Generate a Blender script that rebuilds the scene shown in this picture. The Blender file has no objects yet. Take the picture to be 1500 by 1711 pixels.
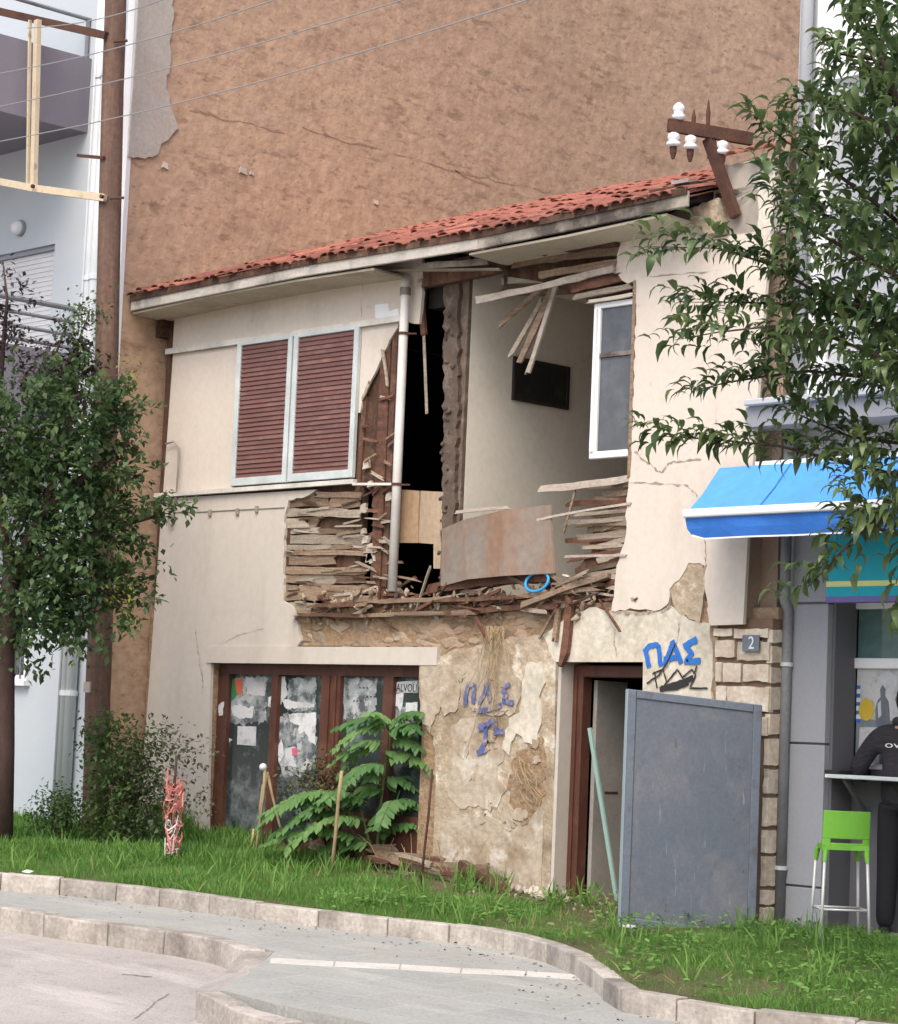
import bpy, bmesh, math, random
import numpy as np
from mathutils import Vector, Matrix, noise
from mathutils.geometry import tessellate_polygon
random.seed(7); rng = np.random.default_rng(7)
R = math.radians
SC = bpy.context.scene
COL = SC.collection
# ------------------------------------------------------------------ camera
# world: x runs along the street front (right), y into the plots, z up
FOC, PITCH, ROLL, YAW = 3968.0, .0944, .0425, .8073
CAM = Vector((19.244, -14.360, 1.65))
fwd = Vector((-math.sin(YAW)*math.cos(PITCH), math.cos(YAW)*math.cos(PITCH), math.sin(PITCH)))
rt = Vector((math.cos(YAW), math.sin(YAW), 0)); up = rt.cross(fwd)
r2 = math.cos(ROLL)*rt + math.sin(ROLL)*up; u2 = -math.sin(ROLL)*rt + math.cos(ROLL)*up
cd = bpy.data.cameras.new('camera'); cam = bpy.data.objects.new('camera', cd); COL.objects.link(cam)
cd.sensor_fit = 'HORIZONTAL'; cd.sensor_width = 36; cd.lens = 36*FOC/1500; cd.clip_end = 500; cd.clip_start = .5
m = Matrix((r2, u2, -fwd)).transposed().to_4x4(); m.translation = CAM; cam.matrix_world = m
SC.camera = cam
# ------------------------------------------------------------------ world, sun, exposure
SUN_EL, SUN_AZ = 52, 152      # azimuth measured from +y towards +x
W = bpy.data.worlds.new('World'); SC.world = W; W.use_nodes = True
nt = W.node_tree; bg = nt.nodes['Background']
sky = nt.nodes.new('ShaderNodeTexSky'); sky.sky_type = 'NISHITA'; sky.sun_disc = False
sky.sun_elevation = R(SUN_EL); sky.sun_rotation = R(SUN_AZ); sky.air_density = 1.0; sky.dust_density = 4.0; sky.ozone_density = .6
nt.links.new(sky.outputs[0], bg.inputs[0]); bg.inputs[1].default_value = .15
sl = bpy.data.lights.new('sun', 'SUN'); so = bpy.data.objects.new('sun', sl); COL.objects.link(so)
sl.energy = 1.0; sl.angle = R(40); sl.color = (1, .95, .88)
sd = Vector((math.sin(R(SUN_AZ))*math.cos(R(SUN_EL)), math.cos(R(SUN_AZ))*math.cos(R(SUN_EL)), math.sin(R(SUN_EL))))
so.rotation_euler = sd.to_track_quat('Z', 'Y').to_euler(); so.location = (12, -10, 20)
SC.view_settings.view_transform = 'Standard'; SC.view_settings.look = 'None'
SC.view_settings.exposure = .95; SC.view_settings.gamma = 1; SC.view_settings.use_curve_mapping = False
SC.cycles.max_bounces = 6; SC.cycles.use_denoising = True

# ------------------------------------------------------------------ measuring helpers (photo point -> real plane)
def ray(x, y): return fwd + r2*((x-750)/FOC) - u2*((y-855.5)/FOC)
def pY(x, y, Y=0.0):
    d = ray(x, y); return CAM + d*((Y-CAM.y)/d.y)
def pX(x, y, X):
    d = ray(x, y); return CAM + d*((X-CAM.x)/d.x)
def pZ(x, y, Z):
    d = ray(x, y); return CAM + d*((Z-CAM.z)/d.z)
GA, GB, GC = .565, -.03, .03
def gz(x, y): return GA + GB*x + GC*y           # lawn level
def pG(x, y, dz=0.0):
    d = ray(x, y); t = (GA+dz+GB*CAM.x+GC*CAM.y-CAM.z)/(d.z-GB*d.x-GC*d.y); return CAM + d*t
def proj(p):
    v = Vector(p)-CAM; w = v.dot(fwd); return (750+FOC*v.dot(r2)/w, 855.5-FOC*v.dot(u2)/w)
def zat(X, Y, py):                               # height at which the upright line over (X,Y) meets row py
    lo, hi = -2.0, 12.0
    for _ in range(40):
        mid = (lo+hi)/2
        if proj((X, Y, mid))[1] > py: lo = mid
        else: hi = mid
    return lo

# ------------------------------------------------------------------ scene-graph helpers
ORG = {}
def tag(o, label=None, cat=None, group=None, kind=None):
    if label: o['label'] = label
    if cat: o['category'] = cat
    if group: o['group'] = group
    if kind: o['kind'] = kind
    return o
def thing(name, loc, label, cat, group=None):
    o = bpy.data.objects.new(name, None); COL.objects.link(o); o.location = loc; o.empty_display_size = .1
    ORG[o.name] = Vector(loc); return tag(o, label, cat, group)
def org(o):
    return ORG.get(o.name, Vector((0, 0, 0))) if o else Vector((0, 0, 0))
def link(name, me, parent=None, loc=None, rot=None, scale=None):
    """object sharing a mesh made in local coordinates; loc is a world place"""
    o = bpy.data.objects.new(name, me); COL.objects.link(o)
    base = org(parent)
    if parent: o.parent = parent
    o.location = (Vector(loc) if loc is not None else base) - base
    ORG[o.name] = base + o.location
    if rot is not None: o.rotation_euler = rot
    if scale is not None: o.scale = scale
    return o
class MB:
    def __init__(s): s.v = []; s.f = []
    def add(s, vs, fs):
        n = len(s.v); s.v += [tuple(v) for v in vs]; s.f += [tuple(i+n for i in f) for f in fs]; return s
    def box(s, a, b):
        x0, y0, z0 = a; x1, y1, z1 = b
        return s.add([(x0,y0,z0),(x1,y0,z0),(x1,y1,z0),(x0,y1,z0),(x0,y0,z1),(x1,y0,z1),(x1,y1,z1),(x0,y1,z1)],
                     [(0,3,2,1),(4,5,6,7),(0,1,5,4),(1,2,6,5),(2,3,7,6),(3,0,4,7)])
    def beam(s, p, q, w, h, side=None, jag=0):
        """bar from p to q, width w along 'side', height h; jag roughens the ends"""
        p, q = Vector(p), Vector(q); d = (q-p).normalized()
        sd_ = Vector(side) if side else (Vector((0, 0, 1)) if abs(d.z) < .9 else Vector((0, 1, 0)))
        a = (sd_ - d*sd_.dot(d)).normalized(); b = d.cross(a)
        vs = []
        for e, sg in ((p, -1), (q, 1)):
            for i, j in ((-1,-1),(1,-1),(1,1),(-1,1)):
                vs.append(e + a*(i*w/2) + b*(j*h/2) + d*(sg*random.uniform(-jag, jag*.3)))
        return s.add(vs, [(0,1,2,3),(7,6,5,4),(0,4,5,1),(1,5,6,2),(2,6,7,3),(3,7,4,0)])
    def tube(s, path, rad, n=8, cap=True):
        path = [Vector(p) for p in path]
        if not isinstance(rad, (list, tuple)): rad = [rad]*len(path)
        rings = []; prev = None
        for i, p in enumerate(path):
            d = (path[min(i+1, len(path)-1)] - path[max(i-1, 0)]).normalized()
            a = prev - d*prev.dot(d) if prev is not None else d.orthogonal()
            if a.length < 1e-6: a = d.orthogonal()
            a.normalize(); prev = a; b = d.cross(a)
            rings.append([p + (a*math.cos(2*math.pi*k/n) + b*math.sin(2*math.pi*k/n))*rad[i] for k in range(n)])
        base = len(s.v)
        s.v += [tuple(v) for r_ in rings for v in r_]
        for i in range(len(path)-1):
            for k in range(n):
                s.f.append((base+i*n+k, base+i*n+(k+1) % n, base+(i+1)*n+(k+1) % n, base+(i+1)*n+k))
        if cap:
            s.f.append(tuple(base+k for k in reversed(range(n)))); s.f.append(tuple(base+(len(path)-1)*n+k for k in range(n)))
        return s
    def prism(s, pts, off):
        """closed outline of world points pushed along off"""
        pts = [Vector(p) for p in pts]; off = Vector(off); n = len(pts)
        tri = tessellate_polygon([pts])
        nb = len(s.v)
        s.v += [tuple(p) for p in pts] + [tuple(p+off) for p in pts]
        nrm = Vector((0, 0, 0))
        for i in range(n): nrm += pts[i].cross(pts[(i+1) % n])
        flip = nrm.dot(off) > 0
        for t in tri:
            a, b, c = t
            nn = (pts[b]-pts[a]).cross(pts[c]-pts[a])
            if nn.dot(off) > 0: a, c = c, a
            s.f.append((nb+a, nb+b, nb+c)); s.f.append((nb+n+c, nb+n+b, nb+n+a))
        for i in range(n):
            j = (i+1) % n
            q = (nb+i, nb+j, nb+n+j, nb+n+i)
            s.f.append(q if flip else q[::-1])
        return s
    def lathe(s, c, prof, n=14, axis=(0, 0, 1)):
        ax = Vector(axis).normalized(); a = ax.orthogonal().normalized(); b = ax.cross(a); c = Vector(c); base = len(s.v)
        for r_, h in prof:
            for k in range(n):
                t = 2*math.pi*k/n; s.v.append(tuple(c + ax*h + (a*math.cos(t)+b*math.sin(t))*r_))
        for i in range(len(prof)-1):
            for k in range(n): s.f.append((base+i*n+k, base+i*n+(k+1) % n, base+(i+1)*n+(k+1) % n, base+(i+1)*n+k))
        s.f.append(tuple(base+k for k in reversed(range(n)))); s.f.append(tuple(base+(len(prof)-1)*n+k for k in range(n)))
        return s
    def mesh(s, name, mat_, origin=(0, 0, 0), smooth=False):
        me = bpy.data.meshes.new(name); o = Vector(origin)
        me.from_pydata([(v[0]-o.x, v[1]-o.y, v[2]-o.z) for v in s.v], [], s.f)
        if mat_: me.materials.append(mat_)
        if smooth: me.polygons.foreach_set('use_smooth', [True]*len(me.polygons))
        me.update(); return me
    def build(s, name, mat_, parent=None, smooth=False, at=None):
        base = org(parent); at = Vector(at) if at is not None else base
        o = bpy.data.objects.new(name, s.mesh(name, mat_, at, smooth)); COL.objects.link(o)
        if parent: o.parent = parent
        o.location = at-base; ORG[o.name] = at; return o
def bevel(o, w=.004, seg=1):
    b = o.modifiers.new('bevel', 'BEVEL'); b.width = w; b.segments = seg; b.limit_method = 'ANGLE'; return o

def rag(pts, amp=.02, step=.05, flags=None, seed=0, axes=(0, 2)):
    """roughen an outline that lies in one plane (jitter along the two axes given)"""
    rr = random.Random(seed); out = []; n = len(pts)
    for i in range(n):
        a, b = Vector(pts[i]), Vector(pts[(i+1) % n]); out.append(a.copy())
        if flags is not None and not flags[i]: continue
        k = int((b-a).length/step)
        for j in range(1, k):
            p = a.lerp(b, j/k)
            for ax in axes: p[ax] += rr.uniform(-amp, amp)
            out.append(p)
    return out

# ------------------------------------------------------------------ materials
def mat(name, col, col2=None, rough=.85, scale=2.5, bump=.25, bscale=25, dirt=None, dscale=1.2, damt=.5, dlo=.5, dhi=.7, dstretch=(1, 1, 1),
        fine=.12, metallic=0.0, spec=.3, rnd=0.0, trans=0.0, extra=None, bdist=.01, stretch=(1, 1, 1)):
    M = bpy.data.materials.new(name); M.use_nodes = True; t = M.node_tree; N = t.nodes; L = t.links
    P = N['Principled BSDF']; P.inputs['Roughness'].default_value = rough; P.inputs['Metallic'].default_value = metallic
    P.inputs['Specular IOR Level'].default_value = spec
    if trans: P.inputs['Transmission Weight'].default_value = trans
    tc = N.new('ShaderNodeTexCoord'); vec = tc.outputs['Object']
    if rnd:
        oi = N.new('ShaderNodeObjectInfo'); va = N.new('ShaderNodeVectorMath'); va.operation = 'ADD'
        mu = N.new('ShaderNodeMath'); mu.operation = 'MULTIPLY'; mu.inputs[1].default_value = 37
        L.new(oi.outputs['Random'], mu.inputs[0]); L.new(vec, va.inputs[0]); L.new(mu.outputs[0], va.inputs[1]); vec = va.outputs[0]
    def nz(sc, det=5, st=(1, 1, 1), rg=.6):
        n_ = N.new('ShaderNodeTexNoise'); n_.inputs['Scale'].default_value = sc; n_.inputs['Detail'].default_value = det; n_.inputs['Roughness'].default_value = rg
        if st != (1, 1, 1):
            mp = N.new('ShaderNodeMapping'); mp.inputs['Scale'].default_value = st; L.new(vec, mp.inputs[0]); L.new(mp.outputs[0], n_.inputs['Vector'])
        else: L.new(vec, n_.inputs['Vector'])
        return n_.outputs['Fac']
    def ramp(fac, lo, hi):
        r_ = N.new('ShaderNodeMapRange'); r_.inputs[1].default_value = lo; r_.inputs[2].default_value = hi; L.new(fac, r_.inputs[0]); return r_.outputs[0]
    def mix(fac, a, b, mode='MIX'):
        m_ = N.new('ShaderNodeMix'); m_.data_type = 'RGBA'; m_.blend_type = mode
        if isinstance(fac, (int, float)): m_.inputs[0].default_value = fac
        else: L.new(fac, m_.inputs[0])
        for i, c in ((6, a), (7, b)):
            if isinstance(c, tuple): m_.inputs[i].default_value = (*c, 1)
            else: L.new(c, m_.inputs[i])
        return m_.outputs[2]
    def mulf(a, k):
        m_ = N.new('ShaderNodeMath'); m_.operation = 'MULTIPLY'; L.new(a, m_.inputs[0]); m_.inputs[1].default_value = k; return m_.outputs[0]
    c2 = col2 or tuple(v*.72 for v in col)
    c = mix(ramp(nz(scale, 6, stretch), .3, .7), col, c2)
    if dirt:
        c = mix(mulf(ramp(nz(dscale, 8, dstretch, .68), dlo, dhi), damt), c, dirt)
    if extra:
        for (ec, es, elo, ehi, ea, est) in extra: c = mix(mulf(ramp(nz(es, 8, est, .65), elo, ehi), ea), c, ec)
    if fine:
        c = mix(fine, c, mix(ramp(nz(bscale*1.7, 4), .25, .75), (0, 0, 0), (1, 1, 1)), 'OVERLAY')
    if rnd:
        hv = N.new('ShaderNodeHueSaturation'); vr = N.new('ShaderNodeMapRange'); vr.inputs[3].default_value = 1-rnd; vr.inputs[4].default_value = 1+rnd
        L.new(oi.outputs['Random'], vr.inputs[0]); L.new(vr.outputs[0], hv.inputs['Value']); L.new(c, hv.inputs['Color']); c = hv.outputs[0]
    L.new(c, P.inputs['Base Color'])
    if bump:
        b_ = N.new('ShaderNodeBump'); b_.inputs['Strength'].default_value = bump; b_.inputs['Distance'].default_value = bdist
        L.new(nz(bscale, 6, stretch), b_.inputs['Height']); L.new(b_.outputs[0], P.inputs['Normal'])
    return M
def leafmat(name, ca, cb, rough=.45, transl=.25, spec=.4):
    M = bpy.data.materials.new(name); M.use_nodes = True; t = M.node_tree; N = t.nodes; L = t.links; P = N['Principled BSDF']
    P.inputs['Roughness'].default_value = rough; P.inputs['Specular IOR Level'].default_value = spec
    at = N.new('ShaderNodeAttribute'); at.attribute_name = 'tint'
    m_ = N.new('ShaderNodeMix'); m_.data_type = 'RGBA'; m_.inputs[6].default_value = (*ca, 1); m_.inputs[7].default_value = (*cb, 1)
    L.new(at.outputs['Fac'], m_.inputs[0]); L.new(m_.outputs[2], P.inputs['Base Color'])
    tr = N.new('ShaderNodeBsdfTranslucent'); L.new(m_.outputs[2], tr.inputs[0])
    ms = N.new('ShaderNodeMixShader'); ms.inputs[0].default_value = transl
    L.new(P.outputs[0], ms.inputs[1]); L.new(tr.outputs[0], ms.inputs[2]); L.new(ms.outputs[0], N['Material Output'].inputs[0])
    return M
def flat(name, col, rough=.6, spec=.3, metallic=0): return mat(name, col, tuple(v*.9 for v in col), rough=rough, bump=0, fine=.04, spec=spec, metallic=metallic)

M = {}
M['cream'] = mat('cream_plaster', (.62,.556,.482), (.57,.51,.442), scale=1.2, bump=.2, bscale=10, dirt=(.30,.25,.20), dscale=.9, damt=.45, dlo=.52, dhi=.78, dstretch=(1.6,1,.5), fine=.07,
                 extra=[((.34,.29,.24), 6, .62, .74, .5, (1,1,1))])
M['cream_lo'] = mat('lower_plaster', (.535,.49,.435), (.48,.44,.392), scale=1.0, bump=.18, bscale=7, dirt=(.27,.23,.19), dscale=.8, damt=.45, dlo=.5, dhi=.8, dstretch=(2.2,1,.4), fine=.06)
M['batten'] = mat('white_batten', (.68,.66,.60), dirt=(.3,.27,.23), dscale=4, damt=.5, bump=.2)
M['old_plaster'] = mat('weathered_plaster', (.44,.37,.28), (.34,.265,.18), scale=2.2, bump=.9, bscale=9, dirt=(.17,.12,.07), dscale=1.9, damt=.8, dlo=.5, dhi=.66, fine=.3, bdist=.03,
                       extra=[((.62,.57,.48), 3.1, .55, .63, .8, (1,1,1)), ((.10,.09,.07), 5, .63, .7, .7, (1,1,.5))])
M['pier_mid'] = mat('flaking_plaster', (.46,.40,.325), (.37,.305,.225), scale=1.6, bump=.7, bscale=9, dirt=(.24,.17,.10), dscale=2.3, damt=.75, dlo=.48, dhi=.66, fine=.25, bdist=.02, extra=[((.58,.54,.47), 2.7, .54, .62, .7, (1,1,1)), ((.12,.10,.08), 6, .64, .71, .6, (1,1,.5))])
M['white_plaster'] = mat('whitewashed_plaster', (.62,.58,.50), (.52,.47,.38), scale=2, bump=.5, bscale=12, dirt=(.20,.19,.12), dscale=1.7, damt=.6, dlo=.5, dhi=.72, fine=.2,
                         extra=[((.30,.22,.14), 4, .6, .7, .6, (1,1,.6))])
M['earth'] = mat('earth_mortar', (.33,.23,.14), (.22,.14,.085), scale=3, bump=1, bscale=14, dirt=(.45,.38,.28), dscale=3, damt=.6, bdist=.03, fine=.3)
M['stone'] = mat('field_stone', (.42,.34,.25), (.30,.22,.15), scale=4, bump=.7, bscale=18, rnd=.3, fine=.3)
M['quoin'] = mat('quoin_stone', (.60,.54,.46), (.46,.38,.29), scale=4, bump=.7, bscale=12, rnd=.15, fine=.25, dirt=(.2,.14,.09), dscale=3, damt=.5)
M['mortar'] = mat('brown_mortar', (.20,.13,.09), scale=5, bump=.6, bscale=30)
M['lath'] = mat('weathered_lath', (.28,.205,.142), (.15,.102,.07), scale=5, bump=.8, bscale=20, rnd=.35, stretch=(.5,4,9), fine=.25)
M['lath_w'] = mat('whitened_lath', (.40,.35,.28), (.26,.21,.16), scale=5, bump=.6, bscale=20, rnd=.2, stretch=(.5,4,9), fine=.25)
M['timber'] = mat('dark_timber', (.12,.062,.04), (.055,.03,.02), scale=4, bump=.8, bscale=18, rnd=.3, stretch=(5,5,.6), fine=.3, dirt=(.25,.17,.11), dscale=4, damt=.45)
M['timber_r'] = mat('reddish_timber', (.18,.083,.054), (.09,.046,.032), scale=4, bump=.7, bscale=18, rnd=.25, stretch=(1,5,5), fine=.3)
M['pale_wood'] = mat('pale_board', (.46,.36,.26), (.34,.26,.18), scale=3, bump=.3, bscale=15, stretch=(6,6,.5), fine=.15)
M['grey_wood'] = mat('greyed_board', (.42,.37,.315), (.31,.265,.22), scale=4, bump=.5, bscale=18, rnd=.15, stretch=(2,4,4), fine=.22, dirt=(.2,.15,.11), dscale=4, damt=.5)
M['orange_wood'] = mat('orange_ply', (.40,.24,.13), (.46,.34,.22), scale=2, bump=.3, bscale=15, stretch=(5,5,.4), fine=.15)
M['interior'] = mat('interior_plaster', (.76,.71,.61), (.70,.65,.55), scale=.8, bump=.15, bscale=10, dirt=(.25,.2,.16), dscale=.8, damt=.35, dlo=.5, dhi=.8)
M['dark_in'] = mat('unlit_interior', (.035,.028,.024), bump=.2)  # near-black base puts the darkness of unlit rooms into the colour
M['brown_wall'] = mat('brown_render', (.468,.318,.216), (.425,.284,.19), scale=.5, bump=.7, bscale=6, dirt=(.27,.172,.112), dscale=1.8, damt=.5, dlo=.54, dhi=.64, dstretch=(1,.45,1.2), fine=.2, bdist=.03,
                      extra=[((.33,.22,.148), .25, .45, .7, .45, (1,.8,.5)), ((.22,.135,.088), 5, .565, .63, .6, (1,.45,1.3)), ((.47,.335,.24), 2.2, .54, .66, .35, (1,.5,1)), ((.21,.128,.084), 12, .585, .64, .55, (1,.5,1.2)), ((.345,.232,.158), .9, .5, .62, .4, (1,2.2,.25))])
M['grey_patch'] = mat('grey_render', (.46,.42,.37), (.38,.34,.30), scale=2, bump=.4, bscale=15, dirt=(.5,.36,.27), dscale=2, damt=.5, dlo=.55, dhi=.7)
M['bluewhite'] = mat('pale_blue_wall', (.50,.545,.58), (.455,.50,.54), scale=.7, bump=.1, bscale=30, fine=.05)
M['mauve'] = mat('mauve_parapet', (.22,.20,.235), (.19,.175,.21), scale=.9, bump=.1, bscale=30, fine=.05)
M['white'] = flat('white_paint', (.78,.79,.80), .5)
M['pipe_w'] = mat('white_pipe', (.72,.70,.66), rough=.45, bump=.05, dirt=(.35,.3,.26), dscale=3, damt=.4, fine=.05)
M['pipe_b'] = flat('pale_blue_pipe', (.66,.70,.73), .4)
M['pipe_g'] = mat('grey_pipe', (.24,.25,.27), rough=.5, bump=.1, dirt=(.12,.1,.09), dscale=3, damt=.5)
M['alu'] = mat('pale_aluminium', (.60,.66,.66), rough=.4, bump=.05, dirt=(.3,.3,.28), dscale=4, damt=.3, fine=.05)
M['shutter'] = mat('brown_slat', (.17,.082,.07), (.14,.068,.06), rough=.5, bump=.1, rnd=.12, dirt=(.30,.2,.17), dscale=3, damt=.35, fine=.08)
M['shutter_back'] = flat('dark_backing', (.05,.025,.02))
M['door_br'] = mat('brown_door_paint', (.105,.040,.026), (.062,.027,.02), rough=.5, scale=3, bump=.3, bscale=20, stretch=(5,5,.8), dirt=(.2,.1,.06), dscale=3, damt=.4)
M['rust'] = mat('rusty_steel', (.10,.045,.03), (.055,.028,.022), rough=.8, scale=6, bump=.5, bscale=40, fine=.25)
M['cream_metal'] = mat('cream_painted_steel', (.55,.47,.34), (.48,.4,.28), rough=.6, scale=4, bump=.15, dirt=(.2,.1,.05), dscale=7, damt=.7, dlo=.58, dhi=.66)
M['porcelain'] = flat('white_porcelain', (.75,.76,.76), .2, .5)
M['tile'] = mat('red_roof_tile', (.32,.118,.082), (.22,.082,.06), scale=5, bump=.5, bscale=25, rnd=.38, dirt=(.13,.06,.045), dscale=4, damt=.6, fine=.25)
M['fascia'] = mat('weathered_fascia', (.42,.38,.32), (.30,.27,.22), scale=3, bump=.5, bscale=14, dirt=(.05,.04,.035), dscale=1.3, damt=.92, dlo=.40, dhi=.58, stretch=(.5,3,3))
M['fascia_w'] = mat('flaking_white_fascia', (.50,.47,.42), (.38,.35,.31), scale=3, bump=.5, bscale=14, dirt=(.09,.075,.065), dscale=1.6, damt=.85, dlo=.5, dhi=.66, stretch=(.5,3,3))
M['soffit'] = mat('cream_soffit', (.50,.45,.35), (.42,.37,.28), scale=2, bump=.3, dirt=(.16,.12,.09), dscale=1.5, damt=.6, dlo=.52, dhi=.7)
M['pole'] = mat('creosoted_pole', (.155,.095,.07), (.095,.06,.046), scale=3, bump=.6, bscale=12, stretch=(7,7,.35), fine=.25, dirt=(.22,.12,.08), dscale=2, damt=.6, dstretch=(5,5,.3))
M['board'] = mat('grey_board_face', (.108,.13,.165), (.135,.148,.178), rough=.55, scale=2.2, bump=.08, dirt=(.21,.208,.222), dscale=2.6, damt=.7, dlo=.46, dhi=.68, dstretch=(1,1,.7), fine=.12, extra=[((.06,.075,.105), 1.3, .5, .68, .6, (1,1,.6)), ((.34,.33,.34), 9, .63, .68, .5, (3,3,.3)), ((.05,.05,.06), 14, .64, .69, .5, (1,1,.5))])
M['board_fr'] = mat('grey_board_frame', (.15,.175,.215), (.125,.15,.19), rough=.5, bump=.15, fine=.12, dirt=(.10,.085,.075), dscale=6, damt=.6, dlo=.55, dhi=.66)
M['board_ed'] = mat('pale_board_edge', (.34,.43,.46), (.3,.37,.4), rough=.5, bump=.08, fine=.08)
M['panel'] = mat('grey_cladding', (.29,.30,.325), (.265,.275,.30), rough=.5, scale=.9, bump=.06, fine=.05)
M['panel_dk'] = flat('dark_grey_paint', (.12,.12,.135))
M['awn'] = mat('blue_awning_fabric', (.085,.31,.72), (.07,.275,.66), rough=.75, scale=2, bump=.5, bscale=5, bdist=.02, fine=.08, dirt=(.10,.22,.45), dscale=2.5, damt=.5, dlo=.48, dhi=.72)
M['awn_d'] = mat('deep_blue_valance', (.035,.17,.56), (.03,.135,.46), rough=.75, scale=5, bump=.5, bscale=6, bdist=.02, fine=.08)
M['teal'] = mat('teal_sign', (.01,.36,.46), (.01,.33,.43), rough=.5, bump=0, fine=.04)
M['yellow'] = flat('pale_yellow', (.70,.72,.30)); M['purple'] = flat('purple_edge', (.16,.13,.35))
M['green_pl'] = flat('green_plastic', (.17,.46,.045), .35, .5)
M['legs'] = flat('pale_metal', (.55,.56,.55), .35, .5, .2)
M['teal_bar'] = flat('pale_green_bar', (.30,.45,.40))
M['paper'] = mat('paper', (.58,.59,.60), (.50,.51,.52), bump=.05, dirt=(.17,.18,.19), dscale=7, damt=.7, dlo=.5, dhi=.66, rnd=.1)
M['old_paper'] = mat('faded_poster', (.34,.37,.38), (.25,.28,.29), bump=.05, dirt=(.06,.07,.075), dscale=6, damt=.9, dlo=.46, dhi=.58, extra=[((.5,.5,.5), 9, .55, .6, .7, (1,1,1))])
M['ink'] = flat('dark_ink', (.02,.02,.022)); M['pink'] = flat('pink_paper', (.6,.12,.2)); M['greenp'] = flat('green_print', (.03,.22,.09)); M['orange'] = flat('orange_print', (.6,.13,.06))
M['spray_b'] = mat('blue_spray', (.025,.13,.46), (.03,.17,.5), bump=.2, bscale=30, rough=.7, fine=.15)
M['spray_b2'] = mat('faded_blue_spray', (.06,.09,.27), (.16,.16,.26), scale=9, bump=.4, bscale=20, rough=.8, fine=.2, dirt=(.4,.33,.24), dscale=9, damt=.7, dlo=.5, dhi=.6)
M['spray_k'] = flat('black_spray', (.03,.03,.03), .8)
M['picture'] = mat('dark_painting', (.022,.022,.020), (.012,.012,.012), rough=.4, scale=4, bump=.1, dirt=(.05,.06,.045), dscale=3, damt=.6)
M['sheet'] = mat('stained_sheet', (.25,.215,.18), (.20,.17,.145), rough=.6, scale=1.5, bump=.15, bscale=9, dirt=(.24,.125,.07), dscale=1.5, damt=.85, dlo=.44, dhi=.62, dstretch=(1.2,1,.5), fine=.15)
M['blue_pl'] = flat('blue_plastic', (.03,.30,.62), .4)
M['kerb'] = mat('kerb_stone', (.44,.402,.356), (.355,.322,.285), scale=3, bump=.5, bscale=20, rnd=.14, dirt=(.15,.13,.11), dscale=2.4, damt=.8, dlo=.42, dhi=.66, dstretch=(1,1,.6), fine=.25)
M['rubble'] = mat('plaster_rubble', (.55,.50,.43), (.42,.36,.29), scale=6, bump=.6, bscale=25, rnd=.2)
M['soil'] = mat('soil', (.13,.095,.06), (.08,.06,.035), scale=3, bump=.8, bscale=25, fine=.3, dirt=(.06,.10,.02), dscale=1.5, damt=.7)
M['dry'] = mat('dry_stem', (.40,.31,.18), (.28,.2,.11), scale=8, bump=.3, rnd=.15)
M['twig'] = mat('dark_twig', (.07,.05,.035), bump=.3)
M['bark'] = mat('reddish_bark', (.085,.05,.042), (.05,.032,.028), scale=5, bump=.8, bscale=20, stretch=(4,4,1))
M['wire'] = flat('grey_wire', (.30,.29,.28)); M['cable_dk'] = flat('grey_cable', (.28,.25,.21))
M['tape_r'] = flat('red_tape', (.62,.22,.19), .5); M['tape_w'] = flat('white_tape', (.72,.66,.64), .4)
M['jacket'] = mat('black_jacket', (.022,.020,.024), (.034,.031,.036), rough=.75, scale=6, bump=1.0, bscale=7, bdist=.04, stretch=(1,1,2.5))
M['trousers'] = mat('dark_trousers', (.018,.018,.022), rough=.9, bump=.3)
M['skin'] = flat('skin', (.42,.24,.17), .5); M['hair'] = mat('dark_hair', (.012,.010,.009), rough=.6, bump=.5, bscale=60)
M['print'] = flat('white_print', (.7,.7,.7)); M['shoe'] = flat('black_shoe', (.015,.015,.015))
def glass(name, col, rough, film=(.3,.33,.33), famt=.5, spec=.6):
    return mat(name, col, tuple(v*.6 for v in col), rough=rough, scale=2.5, bump=.03, bscale=6, dirt=film, dscale=3.5, damt=famt, dlo=.5, dhi=.68, spec=spec, fine=.1)
M['shop_glass'] = glass('grimy_glass', (.034,.048,.048), .12, (.24,.27,.28), .75)
M['win_glass'] = glass('grey_reflecting_glass', (.10,.105,.115), .12, (.16,.165,.17), .5)  # grey reflection is put into the base colour, with a mottled film
M['teal_glass'] = glass('green_tinted_glass', (.10,.19,.19), .08, (.2,.28,.28), .3)
M['lit_glass'] = glass('clear_glass_front', (.22,.27,.31), .08, (.3,.34,.37), .4)

# ================================================================== GROUND
def sheet(name, pts, thick, mt, kind='structure'):
    o = MB().prism(pts, (0, 0, -thick)).build(name, mt); tag(o, kind=kind); return o
M['road'] = mat('worn_asphalt', (.37,.335,.31), (.30,.275,.255), scale=1.6, bump=1, bscale=45, dirt=(.44,.405,.375), dscale=.6, damt=.7, fine=.25, dlo=.35, dhi=.7,
                extra=[((.20,.18,.165), 2.2, .56, .72, .6, (.5,1.4,1)), ((.52,.48,.45), 1.3, .55, .66, .6, (.5,1.5,1)), ((.15,.135,.125), 20, .60, .66, .5, (1,1,1))])
M['walk'] = mat('slate_paving', (.335,.335,.315), (.285,.285,.268), rough=.75, scale=1.6, bump=.25, bscale=30, dirt=(.36,.345,.32), dscale=1.1, damt=.6, fine=.2, dstretch=(.5,1.8,1),
                extra=[((.19,.185,.17), 1.5, .55, .72, .55, (.6,1.5,1)), ((.46,.45,.42), 1.1, .56, .68, .5, (.35,2.5,1)), ((.15,.145,.13), 14, .62, .68, .5, (1,1,1))])
b = 70
pts = [(x, y, GA-.30+GB*max(min(x, 25), -25)+GC*max(min(y, 25), -25)) for x in (-b, -25, 25, b) for y in (-b, -25, 25, b)]
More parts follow.
